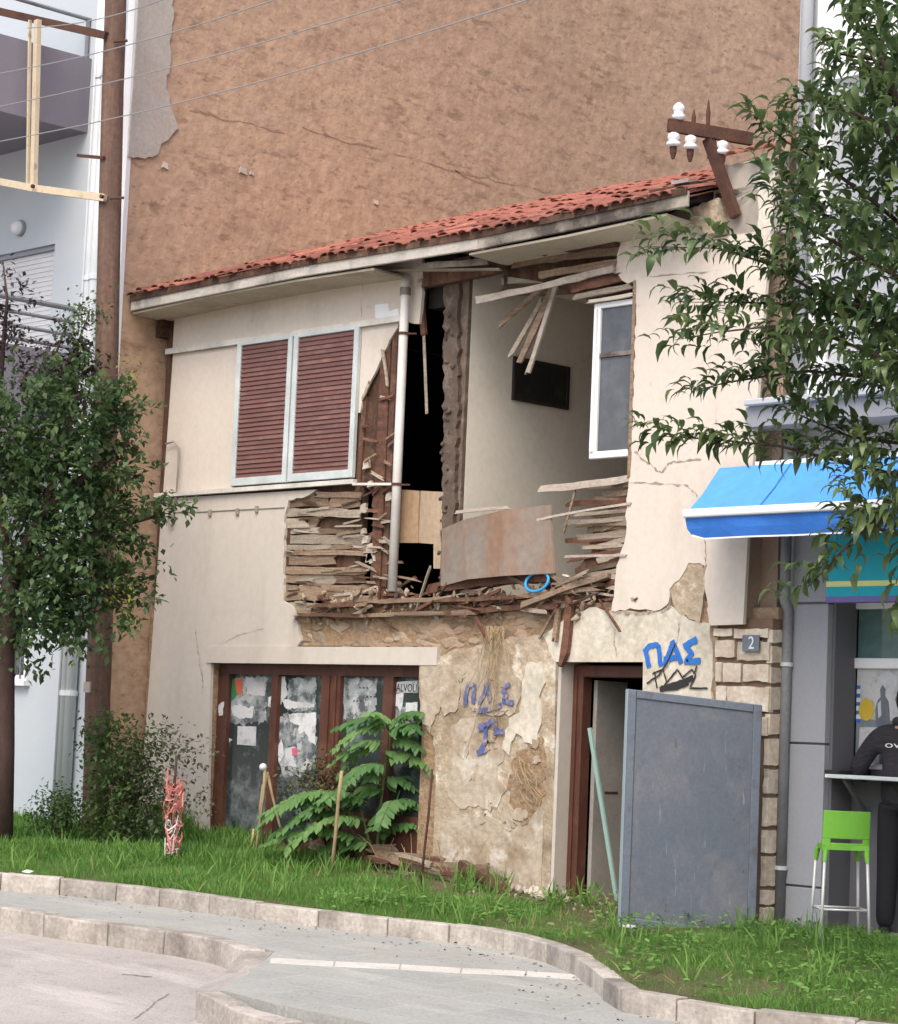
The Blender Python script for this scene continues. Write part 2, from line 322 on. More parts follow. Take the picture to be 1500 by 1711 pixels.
mb = MB(); mb.add(pts, [(i*4+j, (i+1)*4+j, (i+1)*4+j+1, i*4+j+1) for i in range(3) for j in range(3)])
tag(mb.build('road', M['road']), kind='structure')
K1 = [(-330,1428),(-150,1445),(-40,1455),(40,1463),(104,1467),(222,1479),(340,1496),(412,1506),(520,1519),(620,1531),(720,1541),(801,1551),(860,1562),(910,1576),(955,1594),(985,1614),(1010,1636),(1040,1654),(1100,1664),(1240,1686),(1340,1697),(1500,1713),(1700,1732),(1900,1750)]
K1w = [pG(x, y) for x, y in K1]
K2 = [(-330,1462),(-150,1492),(0,1516),(132,1536),(222,1547),(300,1559),(357,1570),(408,1588)]
K3 = [(327,1656),(395,1687),(461,1704),(600,1734),(800,1772),(1200,1840)]
K2w = [pG(x, y, -.13) for x, y in K2]; K3w = [pG(x, y, -.13) for x, y in K3]
bq = pG(459, 1590, -.13); cq = pG(416, 1626, -.13); eq = pG(374, 1655, -.13)
K3b = [pG(x, y, -.13) for x, y in ((461,1678),(600,1706),(800,1742),(1200,1806))]
def inset(path, w, sg):
    out = []
    for i, p in enumerate(path):
        d = path[min(i+1, len(path)-1)]-path[max(i-1, 0)]; n = Vector((-d.y, d.x, 0)).normalized()*sg
        out.append(p+n*w)
    return out
K2b = inset(K2w, .16, 1)
back = [Vector((14, 2.2, gz(14, 2.2)-.13)), Vector((-4, 2.2, gz(-4, 2.2)-.13))]
walk_pts = [p+Vector((0, 0, -.004)) for p in K2b[:-1]] + [bq, cq, eq] + K3b + back
pv_ = sheet('pavement', walk_pts, .25, M['walk'])
# faint slab joints as fine relief and colour
t_ = M['walk'].node_tree; N_w = t_.nodes; P_w = N_w['Principled BSDF']; src = P_w.inputs['Base Color'].links[0].from_socket
tc_ = N_w.new('ShaderNodeTexCoord'); mp_ = N_w.new('ShaderNodeMapping'); mp_.inputs['Rotation'].default_value = (0, 0, R(-8)); bk_ = N_w.new('ShaderNodeTexBrick')
bk_.inputs['Scale'].default_value = 1; bk_.inputs['Brick Width'].default_value = .8; bk_.inputs['Row Height'].default_value = .4; bk_.inputs['Mortar Size'].default_value = .008; bk_.inputs['Mortar Smooth'].default_value = .4
bk_.inputs['Color1'].default_value = (.93,.95,.96,1); bk_.inputs['Color2'].default_value = (1.04,1.03,1,1); bk_.inputs['Mortar'].default_value = (1.22,1.2,1.15,1)
mx_ = N_w.new('ShaderNodeMix'); mx_.data_type = 'RGBA'; mx_.blend_type = 'MULTIPLY'; mx_.inputs[0].default_value = .8
t_.links.new(tc_.outputs['Object'], mp_.inputs[0]); t_.links.new(mp_.outputs[0], bk_.inputs['Vector']); t_.links.new(src, mx_.inputs[6]); t_.links.new(bk_.outputs['Color'], mx_.inputs[7]); t_.links.new(mx_.outputs[2], P_w.inputs['Base Color'])
rq = [cq+Vector((0,0,-.002)), eq+Vector((0,0,-.002)), pG(327,1655,-.285), pG(374,1624,-.285)]
sheet('pavement_ramp', rq, .2, M['road'])
KB = inset(K1w, .10, 1)
sheet('lawn_soil', [p+Vector((0, 0, -.012)) for p in KB] + [Vector((14, 3.0, gz(14, 3.0))), Vector((-6, 3.0, gz(-6, 3.0)))], .2, M['soil'])

def kerb(name, path, w, h, ln, sg, gap=.007):
    """a run of kerb stones, each its own piece"""
    root = MB().prism(inset(path, w*.2, sg)+list(reversed(inset(path, w*.8, sg))), (0, 0, -h*.7)).build(name, M['mortar'], None); root.location.z -= .02; ORG[root.name] = Vector((0,0,-.02))
    tag(root, kind='structure')
    P = [path[0]]; rr = random.Random(3)
    # resample
    seg = [(path[i+1]-path[i]).length for i in range(len(path)-1)]; tot = sum(seg)
    def at(s):
        for i, l in enumerate(seg):
            if s <= l or i == len(seg)-1:
                return path[i].lerp(path[i+1], min(1, s/l)), i
            s -= l
    s = 0
    while s < tot-.05:
        L_ = min(ln*rr.uniform(.75, 1.2), tot-s)
        sub = [at(s+gap/2)[0]]; acc = 0
        for i, l in enumerate(seg):
            acc += l
            if s+gap*2 < acc < s+L_-gap*2: sub.append(path[i+1])
        sub.append(at(s+L_-gap/2)[0])
        dz = Vector((0, 0, rr.uniform(-.006, .006))); j = Vector((rr.uniform(-.006, .006), rr.uniform(-.006, .006), 0))
        bk = inset(sub, w, sg)
        o = MB().prism([p+dz+j for p in sub]+[p+dz+j for p in reversed(bk)], (0, 0, -h)).build('kerb_stone', M['kerb'], root, at=sub[0])
        bevel(o, .012, 2)
        s += L_
    return root
kerb('lawn_kerb', K1w, .13, .17, .52, 1)
kerb('road_kerb', K2w, .16, .22, .62, 1)
k3 = kerb('road_kerb', K3w, .15, .22, .62, 1)
o = MB().prism([K2w[-1], bq, cq+Vector((0,0,-.02)), pG(374,1624,-.27)], (0, 0, -.12)).build('kerb_stone', M['kerb'], k3); bevel(o, .01)
M['crack_rd'] = mat('crack_filler', (.19,.17,.155), (.25,.225,.205), scale=8, bump=.5)
def road_ribbon(pth, w):
    pp_ = []
    for i_ in range(len(pth)-1):
        for k_ in range(6):
            t_ = k_/6; pp_.append(pG(pth[i_][0]*(1-t_)+pth[i_+1][0]*t_+random.uniform(-2,2), pth[i_][1]*(1-t_)+pth[i_+1][1]*t_+random.uniform(-1,1), -.296))
    vs_ = []; n_ = len(pp_)
    for i_, p_ in enumerate(pp_):
        d_ = (pp_[min(i_+1, n_-1)]-pp_[max(i_-1, 0)]).normalized(); q_ = Vector((-d_.y, d_.x, 0))*w*random.uniform(.3, 1.2); vs_ += [p_-q_, p_+q_]
    o_ = MB().add(vs_, [(2*i_, 2*i_+1, 2*i_+3, 2*i_+2) for i_ in range(n_-1)]).build('road_crack', M['crack_rd']); tag(o_, kind='structure')
road_ribbon([(225,1702),(246,1688),(258,1674),(288,1658)], .006); road_ribbon([(205,1627),(230,1629),(258,1632)], .018)
# pale stone strip laid across the pavement
M['strip_st'] = mat('pale_strip_stone', (.56,.54,.50), (.48,.46,.42), bump=.3, dirt=(.3,.28,.25), dscale=3, damt=.5)
strip = [(452,1600),(560,1606),(670,1611),(772,1617),(880,1622),(984,1629)]
root = None
for i in range(5):
    a, b_ = strip[i], strip[i+1]
    q = [pG(a[0]+1, a[1], -.126), pG(b_[0]-2, b_[1], -.126), pG(b_[0]-4, b_[1]+8, -.126), pG(a[0]-1, a[1]+8, -.126)]
    o = MB().prism(q, (0, 0, -.05)).build('paving_strip' if not root else 'strip_stone', M['strip_st'], root)
    if not root: root = o; tag(o, kind='structure')

# ================================================================== LEFT NEIGHBOUR BUILDING
LY = -.55
LB = thing('apartment_building', (-3, LY, gz(-3, LY)), 'pale blue apartment building with mauve balconies and a tall brown rendered side wall', 'building')
wx = pY(92, 405, LY).x; wz1 = pY(92, 407, LY).z; wz0 = pY(88, 620, LY).z; wl = wx-1.5
mb = MB(); E_ = -9
mb.box((wx, LY, 0), (-.20, LY+.4, 13)); mb.box((wl, LY, wz1), (wx, LY+.4, 13)); mb.box((wl, LY, 0), (wx, LY+.4, wz0)); mb.box((E_, LY, 0), (wl, LY+.4, 13))
mb.box((E_, LY+.4, 0), (-.2, 13, 13))
mb.build('wall', M['bluewhite'], LB)
M['strip'] = M['white']
MB().box((-.20, LY+.04, 0), (-.09, 14, 13.2)).build('party_wall', M['brown_wall'], LB)
MB().box((-.20, LY-.012, 0), (-.085, LY+.04, 13)).build('corner_trim', M['white'], LB)
# grey render patch, top front of the brown wall
gp = [(232,-40),(296,-40),(288,0),(284,60),(282,110),(276,150),(285,185),(297,215),(285,226),(268,240),(262,258),(240,266),(212,262),(214,240),(218,180),(224,100)]
gp3 = [pX(x, y, -.088) for x, y in gp]
gp3 = rag(gp3, .02, .06, [0,1,1,1,1,1,1,1,1,1,1,1,0,0,0,0], 5, (1, 2))
MB().prism(gp3, (.022, 0, 0)).build('render_patch', M['grey_patch'], LB)
for (x, y, s) in ((405,286,.05),(275,277,.045),(420,290,.03),(628,338,.03)):
    c = pX(x, y, -.085); MB().prism(rag([c+Vector((0,-s,-s*.6)),c+Vector((0,s,-s*.7)),c+Vector((0,s*.8,s*.6)),c+Vector((0,-s*.7,s*.8))], .012, .025, None, int(x), (1, 2)), (.012,0,0)).build('render_chip', M['rubble'], LB)
# long scars across the render
def ribbon(mb_, pts, w, nrm, off=.0):
    pts = [Vector(p) for p in pts]; nrm = Vector(nrm); n = len(pts); vs = []
    for i, p in enumerate(pts):
        d = (pts[min(i+1, n-1)]-pts[max(i-1, 0)]).normalized(); sd_ = d.cross(nrm).normalized()
        ww = w[i] if isinstance(w, (list, tuple)) else w
        vs += [p+nrm*off-sd_*ww/2, p+nrm*off+sd_*ww/2]
    mb_.add(vs, [(2*i, 2*i+1, 2*i+3, 2*i+2) for i in range(n-1)]); return mb_
M['scar'] = mat('render_scar', (.34,.215,.145), (.28,.17,.115), bump=.8, bscale=20, fine=.3)
for pth, w in (([(505,212),(560,232),(640,252),(720,275),(800,296),(880,312),(935,330)], .022), ([(315,183),(370,198),(430,210),(500,232)], .018), ([(760,285),(830,318)], .022)):
    pp = []
    for i in range(len(pth)-1):
        for k in range(6):
            t = k/6; pp.append(pX(pth[i][0]*(1-t)+pth[i+1][0]*t, pth[i][1]*(1-t)+pth[i+1][1]*t+random.uniform(-2.5, 2.5), -.09))
    ws = [w*(.1 if noise.noise((i_*.35, w*90, 1)) < -.05 else random.uniform(.3, 1.5)) for i_, _ in enumerate(pp)]
    ribbon(MB(), pp, ws, (1, 0, 0), .003).build('render_scar', M['scar'], LB)
# roller shutter, its box and frame
rs = MB().box((wl, LY+.10, wz0), (wx, LY+.12, wz1)).build('shutter_panel', M['white'], LB)
sm_ = MB().box((-.75, -.012, -.022), (.75, .012, .022)).mesh('roller_slat', M['white'])
z = wz0+.03
while z < wz1-.06:
    link('roller_slat', sm_, rs, ((wl+wx)/2, LY+.088, z), (R(14), 0, 0)); z += .052
MB().box((wl, LY+.03, wz1-.05), (wx-.002, LY+.098, wz1-.002)).build('shutter_box', M['panel'], LB)
# balconies
xb = pY(150, 160, LY).x
zt, zb = pY(156, 98, LY).z, pY(147, 222, LY).z
def parapet(z0, z1, name):
    mb_ = MB(); y1 = LY-1.6
    mb_.box((xb-.12, y1, z0), (xb, LY, z1)); mb_.box((xb-4, y1, z0), (xb-.12, y1+.12, z1)); mb_.box((xb-4, y1+.12, z0+.003), (xb-.12, LY, z0+.16))
    return mb_.build(name, M['mauve'], LB)
parapet(zb, zt, 'balcony')
zr = pY(161, 31, LY).z
rb_ = MB(); rb_.tube([(xb-.06, LY, zr), (xb-.06, LY-1.6, zr)], .022); rb_.tube([(xb-.06, LY-.03, zt), (xb-.06, LY-.03, zr)], .022); rb_.tube([(xb-.06, LY-1.57, zt), (xb-.06, LY-1.57, zr)], .022)
rb_.build('railing', M['pipe_g'], LB)
z2 = pY(146, 590, LY).z
lb2 = parapet(z2-1.15, z2, 'balcony')
for yy in (513, 535, 557, 578):
    zz = pY(145, yy, LY).z
    MB().tube([(xb-.06, LY, zz), (xb-.06, LY-1.6, zz)], .02 if yy > 513 else .028).build('railing_bar', M['pipe_g'], LB)
MB().tube([(xb-.06, LY-1.55, z2), (xb-.06, LY-1.55, pY(145, 513, LY).z)], .024).build('railing_post', M['pipe_g'], LB)
# wall lamp
lc = pY(36, 382, LY)
lp = MB().lathe(lc+Vector((0, -.0, 0)), [(.085,0),(.085,.03),(.06,.035)], 18, (0,-1,0)).build('wall_lamp', M['panel'], LB, True)
MB().lathe(lc, [(.072,.03),(.078,.05),(.07,.08),(.05,.105),(.02,.118)], 18, (0,-1,0)).build('lamp_globe', M['white'], lp, True)
# pipes
for (xa, rad, nm) in ((128, .045, 'downpipe'), (138, .055, 'downpipe'), (119, .016, 'conduit')):
    X_ = pY(xa, 820, LY-.07).x
    d_ = MB().tube([(X_, LY-.07, gz(X_, LY)-.05), (X_, LY-.07, 13)], rad, 12).build(nm, M['pipe_b'], LB, True)
    if rad > .02:
        for zc in (1.9, 3.9, 6.1, 8.2): MB().lathe((X_, LY-.07, zc), [(rad+.012,0),(rad+.012,.05)], 12).build('pipe_clip', M['pipe_b'], d_)
# small barred window low on the front
a, c_ = pY(-30, 1068, LY), pY(48, 1138, LY)
wf = MB(); x0, x1, z0, z1 = a.x, c_.x, c_.z, a.z+.4
for q in (((x0, LY-.03, z0), (x0+.06, LY, z1)), ((x1-.06, LY-.03, z0), (x1, LY, z1)), ((x0+.06, LY-.03, z0), (x1-.06, LY, z0+.06)), ((x0+.06, LY-.03, z1-.06), (x1-.06, LY, z1))): wf.box(*q)
w_ = wf.build('window', M['white'], LB)
MB().box((x0+.06, LY-.012, z0+.06), (x1-.06, LY-.004, z1-.06)).build('pane', M['shop_glass'], w_)
MB().box((x0-.04, LY-.08, z0-.05), (x1+.03, LY, z0-.003)).build('sill', M['white'], w_)
for k in range(4):
    xx = x0+.1+k*(x1-x0-.2)/3; MB().tube([(xx, LY-.045, z0+.02), (xx, LY-.045, z1-.02)], .008, 6).build('bar', M['pipe_g'], w_)

# ================================================================== OLD HOUSE
OH = thing('derelict_house', (3.8, 0, gz(3.8, 0)), 'derelict two storey cream house with collapsed upper front and red tiled roof', 'house')
def slab(name, px, y0, th, mt, parent=OH, amp=0, flags=None, seed=0, step=.05, bev=0):
    pts = [pY(x, y, y0) for x, y in px]
    if amp: pts = rag(pts, amp, step, flags, seed)
    o = MB().prism(pts, (0, th, 0)).build(name, mt, parent)
    if bev: bevel(o, bev)
    return o
HX1 = 7.58
# ---- structural walls behind the plaster (y .032 ..)
mb = MB(); b0 = -.3
mb.box((-.07, .034, b0), (1.0, .45, 2.9)); mb.box((1.0, .034, 2.44), (3.98, .45, 2.80)); mb.box((3.98, .034, b0), (5.60, .45, 2.80))
mb.box((5.60, .034, 2.33), (6.56, .45, 2.80)); mb.box((6.56, .034, b0), (7.3, .45, 2.80))
mb.build('masonry_wall', M['earth'], OH)
# upper timber framed wall, left of the collapse and right of it
mb = MB(); mb.box((-.03, .07, 2.9), (3.02, .14, 5.95)); mb.box((-.03,.034,2.9),(2.05,.07,5.95)); mb.box((2.05,.034,4.02),(2.97,.07,5.95)); mb.build('framed_wall', M['timber'], OH)
mb = MB(); mb.box((6.42, .034, 2.80), (HX1-.02, .18, 6.2)); mb.build('framed_wall', M['timber'], OH)
mb = MB(); mb.box((3.02, .034, 5.42), (3.68, .14, 5.95)); mb.build('framed_wall', M['timber'], OH)
# rear shell of the house, floors, partition
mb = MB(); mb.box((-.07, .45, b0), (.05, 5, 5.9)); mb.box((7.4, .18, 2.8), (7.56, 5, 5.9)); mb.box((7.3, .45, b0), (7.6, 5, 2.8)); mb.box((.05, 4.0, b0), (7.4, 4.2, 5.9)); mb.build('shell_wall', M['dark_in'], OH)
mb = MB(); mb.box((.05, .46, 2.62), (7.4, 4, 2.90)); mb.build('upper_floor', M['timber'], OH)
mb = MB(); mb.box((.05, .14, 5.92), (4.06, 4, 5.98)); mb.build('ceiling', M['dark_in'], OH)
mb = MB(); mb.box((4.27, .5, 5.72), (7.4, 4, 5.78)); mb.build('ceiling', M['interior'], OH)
# partition between the rooms, raw broken end towards the street
part_px = [(742,470),(767,470),(765,560),(765,650),(762,740),(761,840),(755,892),(738,910)]
XP = 4.26
o = MB().box((4.13, .16, 2.9), (XP, 4, 5.92)).build('partition_wall', M['interior'], OH)
MB().box((4.03, .20, 2.9), (4.128, 4, 5.92)).build('partition_back', M['dark_in'], OH)
zz = 3.0; rr = random.Random(11)
def rock_mesh0(name, mt, seed):
    bm_ = bmesh.new(); bmesh.ops.create_icosphere(bm_, subdivisions=1, radius=1); r_ = random.Random(seed)
    for v in bm_.verts: v.co *= r_.uniform(.75, 1.15)
    me = bpy.data.meshes.new(name); bm_.to_mesh(me); bm_.free(); me.materials.append(mt); return me
M['raw_end'] = mat('raw_wall_end', (.15,.11,.085), (.09,.065,.05), scale=8, bump=1, bscale=25, rnd=.4, dirt=(.33,.28,.22), dscale=7, damt=.5)
slab('partition_end', part_px, .07, .10, M['raw_end'], amp=.022, seed=12, step=.045)
MB().box((4.04, .115, 2.9), (4.258, .158, 5.92)).build('partition_core', M['raw_end'], OH)
rck = rock_mesh0('adobe_lump', M['raw_end'], 4)
for k in range(40):
    zz = rr.uniform(3.0, 5.6); link('adobe_lump', rck, OH, (4.10+rr.uniform(-.06,.06), .07+rr.uniform(-.01,.02), zz), (rr.uniform(0,3),rr.uniform(0,3),0), (rr.uniform(.02,.05),.02,rr.uniform(.015,.035)))
# front room back corner return and rear wall
MB().box((5.9, 2.6, 2.9), (7.4, 2.72, 5.75)).build('room_wall', M['interior'], OH)
MB().box((4.28, 3.5, 2.9), (7.4, 3.6, 5.75)).build('room_wall', M['interior'], OH)
# ---- upper left front
P2 = [(289,592),(398,573),(389,815),(272,830)]
slab('plaster_panel', P2, .012, .022, M['cream'])
P3 = [(292,524),(330,498),(704,430),(706,455),(704,500),(700,541),(690,541),(672,533),(288,585)]
slab('plaster_frieze', P3, 0, .034, M['cream'], amp=.012, flags=[0,0,0,1,1,1,1,0,0], seed=2)
P4 = [(602,543),(668,531),(664,548),(650,570),(632,610),(618,638),(606,662),(601,690),(593,688)]
slab('plaster_panel', P4, .012, .024, M['cream'], amp=.008, flags=[0,0,1,1,1,1,1,1,0], seed=3)
MB().box((.02, -.03, pY(400,570).z-.035), (pY(672,533).x, .0, pY(400,570).z+.02)).build('top_batten', M['batten'], OH)
MB().box((-.02, -.045, pY(390,818).z-.03), (pY(595,812).x, .01, pY(390,818).z+.012)).build('sill_batten', M['batten'], OH)
MB().beam(pY(590,809,-.03), pY(657,809,-.03), .022, .03).build('stub_rail', M['batten'], OH)
# ---- shuttered windows
zs1, zs0 = pY(399,572).z-.01, pY(390,813).z
def shutter_window(xa, xb_):
    fr = MB(); y0, y1 = -.035, .01; t = .062
    fr.box((xa, y0, zs0), (xa+t, y1, zs1)); fr.box((xb_-t, y0, zs0), (xb_, y1, zs1)); fr.box((xa+t, y0, zs1-.035), (xb_-t, y1, zs1)); fr.box((xa+t, y0, zs0), (xb_-t, y1, zs0+.075))
    w = fr.build('shutter_window', M['alu'], OH); bevel(w, .004)
    MB().box((xa+t, .002, zs0+.075), (xb_-t, .008, zs1-.035)).build('backing', M['shutter_back'], w)
    n = 29; hgt = (zs1-.035-zs0-.075)/n; wd = (xb_-xa-2*t)/2-.002
    me = MB().box((-wd, -.005, -hgt*.56), (wd, .005, hgt*.56)).mesh('slat', M['shutter'])
    for k in range(n): link('slat', me, w, ((xa+xb_)/2, -.012, zs0+.075+hgt*(k+.5)), (R(-17+random.uniform(-2, 2)), 0, 0))
xs = [pY(392,780).x, pY(487,780).x, pY(590,780).x]
shutter_window(pY(395,690).x, pY(488,690).x-.012); shutter_window(pY(488,690).x+.012, pY(597,690).x)
# ---- lower left plaster
P1 = [(271,833),(528,818),(512,829),(482,836),(475,866),(473,930),(473,1004),(488,1014),(498,1046),(503,1070),(496,1080),(346,1081),(352,1108),(344,1470),(225,1470),(237,1300),(252,1100)]
slab('plaster_sheet', P1, 0, .034, M['cream_lo'], amp=.012, flags=[0,1,1,1,1,1,1,1,1,1,0,0,0,0,0,0,0], seed=4)
# narrow ledge lines and small scars on it
MB().tube([pY(290,856,-.004), pY(340,855,-.004), pY(395,852,-.004), pY(475,848,-.004)], .006, 5).build('cable', M['cable_dk'], OH)
MB().tube([pY(x, y, -.03) for x, y in ((276,742),(290,738),(299,748),(297,790),(294,830),(288,846),(290,866),(287,880),(281,872),(283,850),(284,828))], .010, 6).build('cable', M['cable_dk'], OH, True)
for (x, y) in ((352,857),(398,855),(430,851)): MB().box(pY(x, y, 0)+Vector((-.02,-.02,-.03)), pY(x, y, 0)+Vector((.02,0,.03))).build('cable_clip', M['cable_dk'], OH)
M['crack'] = mat('plaster_crack', (.27,.21,.165), (.36,.29,.235), scale=9, bump=.6)
crack = lambda pts, w, y=-.002, nm='crack', mt='crack': ribbon(MB(), [pY(x+random.uniform(-.8,.8), yy, y) for x, yy in pts], [w*.7*random.choice((.15,.4,.8,1.3,2.0)) for _ in pts], (0,-1,0), .002).build(nm, M[mt], OH)
def dens(pts, k=9, j=1.5):
    out = []
    for i in range(len(pts)-1):
        for q in range(k): t = q/k; out.append((pts[i][0]*(1-t)+pts[i+1][0]*t+random.uniform(-j, j), pts[i][1]*(1-t)+pts[i+1][1]*t+random.uniform(-j, j)))
    return out+[pts[-1]]
crack(dens([(326,1050),(331,1090),(338,1130),(339,1160)]), .012)
crack(dens([(370,1078),(400,1060),(440,1050)]), .006)
crack(dens([(424,468),(424,520),(422,538)]), .005); crack(dens([(607,445),(604,530)]), .005)
# light patch where plaster fell on the frieze
slab('plaster_patch', [(626,510),(648,507),(650,520),(664,515),(668,530),(628,537)], -.004, .006, M['white'], amp=.006, seed=8)

# ---- lath behind the fallen plaster
def plank(name, p, q, w, th, mt, parent=OH, jag=.03, seed=0, side=(0, 0, 1)):
    """broken board: splintered outline with thickness th along y-ish"""
    r_ = random.Random(seed); p, q = Vector(p), Vector(q); d = (q-p).normalized(); s = Vector(side); s = (s-d*s.dot(d)).normalized(); nrm = d.cross(s)
    L_ = (q-p).length; n = max(3, int(L_/.12)); top, bot = [], []
    bow = r_.uniform(-.011, .011)*L_
    for i in range(n+1):
        t = i/n; e = s*(bow*math.sin(math.pi*t))
        top.append(p+e+d*(L_*t)+s*(w/2+r_.uniform(-.13, .04)*w)); bot.append(p+e+d*(L_*t)-s*(w/2+r_.uniform(-.13, .04)*w))
    endp = [bot[-1]+d*r_.uniform(0, jag), q+d*r_.uniform(-jag, jag*1.5)+s*(w*.2), top[-1]+d*r_.uniform(-jag, jag)]
    st = [top[0]-d*r_.uniform(-jag, jag), p-d*r_.uniform(-jag, jag*1.5)-s*(w*.15), bot[0]-d*r_.uniform(0, jag)]
    out = st[2:]+bot[1:-1]+endp+list(reversed(top[1:-1]))+st[:2]
    return MB().prism(out, nrm*th).build(name, mt, parent, at=p)
rr = random.Random(21); yy = 822
while yy < 1012:
    h = rr.uniform(9, 19); xl, xr = 462, (600 if yy < 885 else 624)+rr.uniform(-14, 6); yc = yy+h/2
    cuts = sorted([xl] + [rr.uniform(xl+25, xr-25) for _ in range(rr.choice((0, 1, 1, 2)))] + [xr])
    for k in range(len(cuts)-1):
        if rr.random() < .05: continue
        y0 = .036+rr.uniform(0, .02); tl = rr.uniform(-2.5, 2.5); sl_ = -.055*(900-yy)/300
        a = pY(cuts[k], yc+(cuts[k]-xl)*sl_, y0); b_ = pY(cuts[k+1]-1, yc+(cuts[k+1]-xl)*sl_+tl, y0)
        plank('lath', a, b_, h/172*rr.uniform(.9, 1.06), .018, M['lath'] if rr.random() < .5 else M['lath_w'], jag=.05, seed=rr.randint(0, 9999))
    yy += h*1.0
for k in range(34):
    x = rr.uniform(478, 625); y = rr.uniform(830, 1010); a = pY(x, y, .02); ln = rr.uniform(.08, .4); an = rr.gauss(0, .12)
    plank('splinter', a, a+Vector((math.cos(an)*ln, rr.uniform(-.02,.02), math.sin(an)*ln)), rr.uniform(.012, .03), .01, M[rr.choice(('lath','lath_w','lath_w','timber'))], jag=.04, seed=700+k)
# studs and the big dark post
def post(name, x0y0, x1y1, w, th, y0, mt, jag=.02): 
    p, q = pY(*x0y0, y0), pY(*x1y1, y0); o = MB().beam(p, q, w, th, (1, 0, 0), jag).build(name, mt, OH, at=p); bevel(o, .008); return o
post('timber_post', (652,568), (632,1010), .13, .12, .09, M['timber_r'])
post('timber_post', (668,545), (648,985), .07, .12, .10, M['timber'])
post('timber_stud', (614,660), (600,830), .06, .08, .07, M['timber'])
post('timber_post', (700,468), (709,562), .055, .05, .05, M['timber_r'])
post('torn_batten', (708,560), (713,693), .035, .02, .04, M['lath_w'])
for q in (((600,560),(668,700)),):
    pass
slab('raw_infill', [(603,690),(618,640),(650,572),(672,548),(664,700),(650,1005),(625,1010),(622,820),(598,805)], .06, .05, M['timber'], amp=.02, seed=14)
for k in range(26):
    x = rr.uniform(606, 652); y = rr.uniform(660, 1000); a = pY(x, y, .02); ln = rr.uniform(.08, .2); ang = rr.uniform(-.6, .6)
    plank('splinter', a, a+Vector((math.cos(ang)*ln, rr.uniform(-.03, .03), math.sin(ang)*ln)), rr.uniform(.02, .035), .012, M[rr.choice(('lath', 'lath_w', 'timber_r'))], jag=.02, seed=k)
for (a, b_) in (((618,640),(608,664)),((640,585),(648,640))): plank('splinter', pY(*a, .0), pY(*b_, .02), .03, .015, M['lath_w'], seed=5, side=(1,0,0))
# small pale crumbs of plaster still stuck on the post
for k in range(12):
    x, y = rr.uniform(600, 650), rr.uniform(770, 1000); c = pY(x, y, .02); s = rr.uniform(.02, .05)
    MB().prism(rag([c+Vector((-s,0,-s)),c+Vector((s,0,-s*.7)),c+Vector((s*.6,0,s)),c+Vector((-s*.8,0,s*.6))], .012, .03, None, k), (0,.03,0)).build('plaster_crumb', M['rubble'], OH)
# ---- white drain pipe on the front with its elbow
pt, pb = pY(677,490,-.09), pY(655,988,-.09)
dp = MB().tube([pb, pb.lerp(pt, .5), pt, pt+Vector((-.005,0,.06)), pt+Vector((-.03,.03,.11)), pt+Vector((-.07,.07,.15)), pt+Vector((-.09,.10,.155))], .042, 14).build('drain_pipe', M['pipe_w'], OH, True)
MB().lathe(pt+Vector((-.001,0,-.02)), [(.05,0),(.05,.07)], 14).build('pipe_collar', M['fascia'], dp)
for yy in (560, 812):
    c = pY(677-(yy-490)*.044, yy, -.09); MB().lathe(c, [(.05,0),(.05,.025)], 14).build('pipe_clip', M['rust'], dp)
    MB().beam(c+Vector((.04,0,.01)), c+Vector((.12,.05,.01)), .015, .01).build('clip_arm', M['rust'], dp)
# ---- right front
P5 = [(1041,384),(1034,415),(1031,440),(1023,462),(1048,474),(1062,468),(1062,520),(1058,640),(1055,758),(1050,800),(1047,850),(1043,905),(1030,945),(1026,985),(1021,1020),(1060,1018),(1102,1019),(1116,1008),(1118,985),(1140,960),(1150,940),(1176,945),(1184,1043),(1240,1041),(1249,900),(1264,680),(1280,470),(1296,300),(1296,262),(1215,275),(1170,330),(1100,368)]
fl = [1]*22+[0]*10
slab('plaster_sheet', P5, 0, .034, M['cream'], amp=.014, flags=fl, seed=6)
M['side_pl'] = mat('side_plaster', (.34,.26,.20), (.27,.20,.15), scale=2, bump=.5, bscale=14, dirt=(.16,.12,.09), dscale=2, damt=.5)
rx_guess = pY(1334,120,.28).x
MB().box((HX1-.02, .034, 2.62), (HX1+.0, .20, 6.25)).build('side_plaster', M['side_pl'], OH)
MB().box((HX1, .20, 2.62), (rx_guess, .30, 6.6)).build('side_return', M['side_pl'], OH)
# corner pilaster
slab('corner_pilaster', [(1204,470),(1281,455),(1264,680),(1249,900),(1241,1043),(1186,1045),(1190,900),(1198,680)], -.035, .034, M['cream'])
# lower right plaster above and beside the door
P6 = [(905,1062),(930,1042),(985,1015),(1022,1020),(1100,1022),(1118,1012),(1150,1035),(1186,1043),(1190,1100),(1187,1200),(1182,1560),(1068,1545),(1074,1106),(925,1106)]
slab('plaster_sheet', P6, .008, .026, M['white_plaster'], amp=.012, flags=[1]*9+[0]*5, seed=7)
slab('plaster_patch', [(1118,985),(1140,958),(1152,935),(1172,925),(1178,960),(1174,1010),(1168,1042),(1130,1020)], .006, .026, M['old_plaster'], amp=.015, seed=9)
crack(dens([(1204,480),(1207,530),(1203,600),(1200,660),(1197,720),(1196,770)]), .009, -.001)
crack(dens([(1060,755),(1085,775),(1105,790),(1120,772),(1170,768)]), .016); crack(dens([(1050,806),(1110,808),(1150,812),(1165,830)]), .012)
crack(dens([(1070,462),(1120,460),(1200,452)]), .01); crack(dens([(1178,900),(1180,930),(1176,960)]), .02)
crack(dens([(1028,1022),(1065,1024),(1105,1022),(1120,1010)]), .02); crack(dens([(1027,1050),(1025,1075),(1030,1095)]), .014, .006)
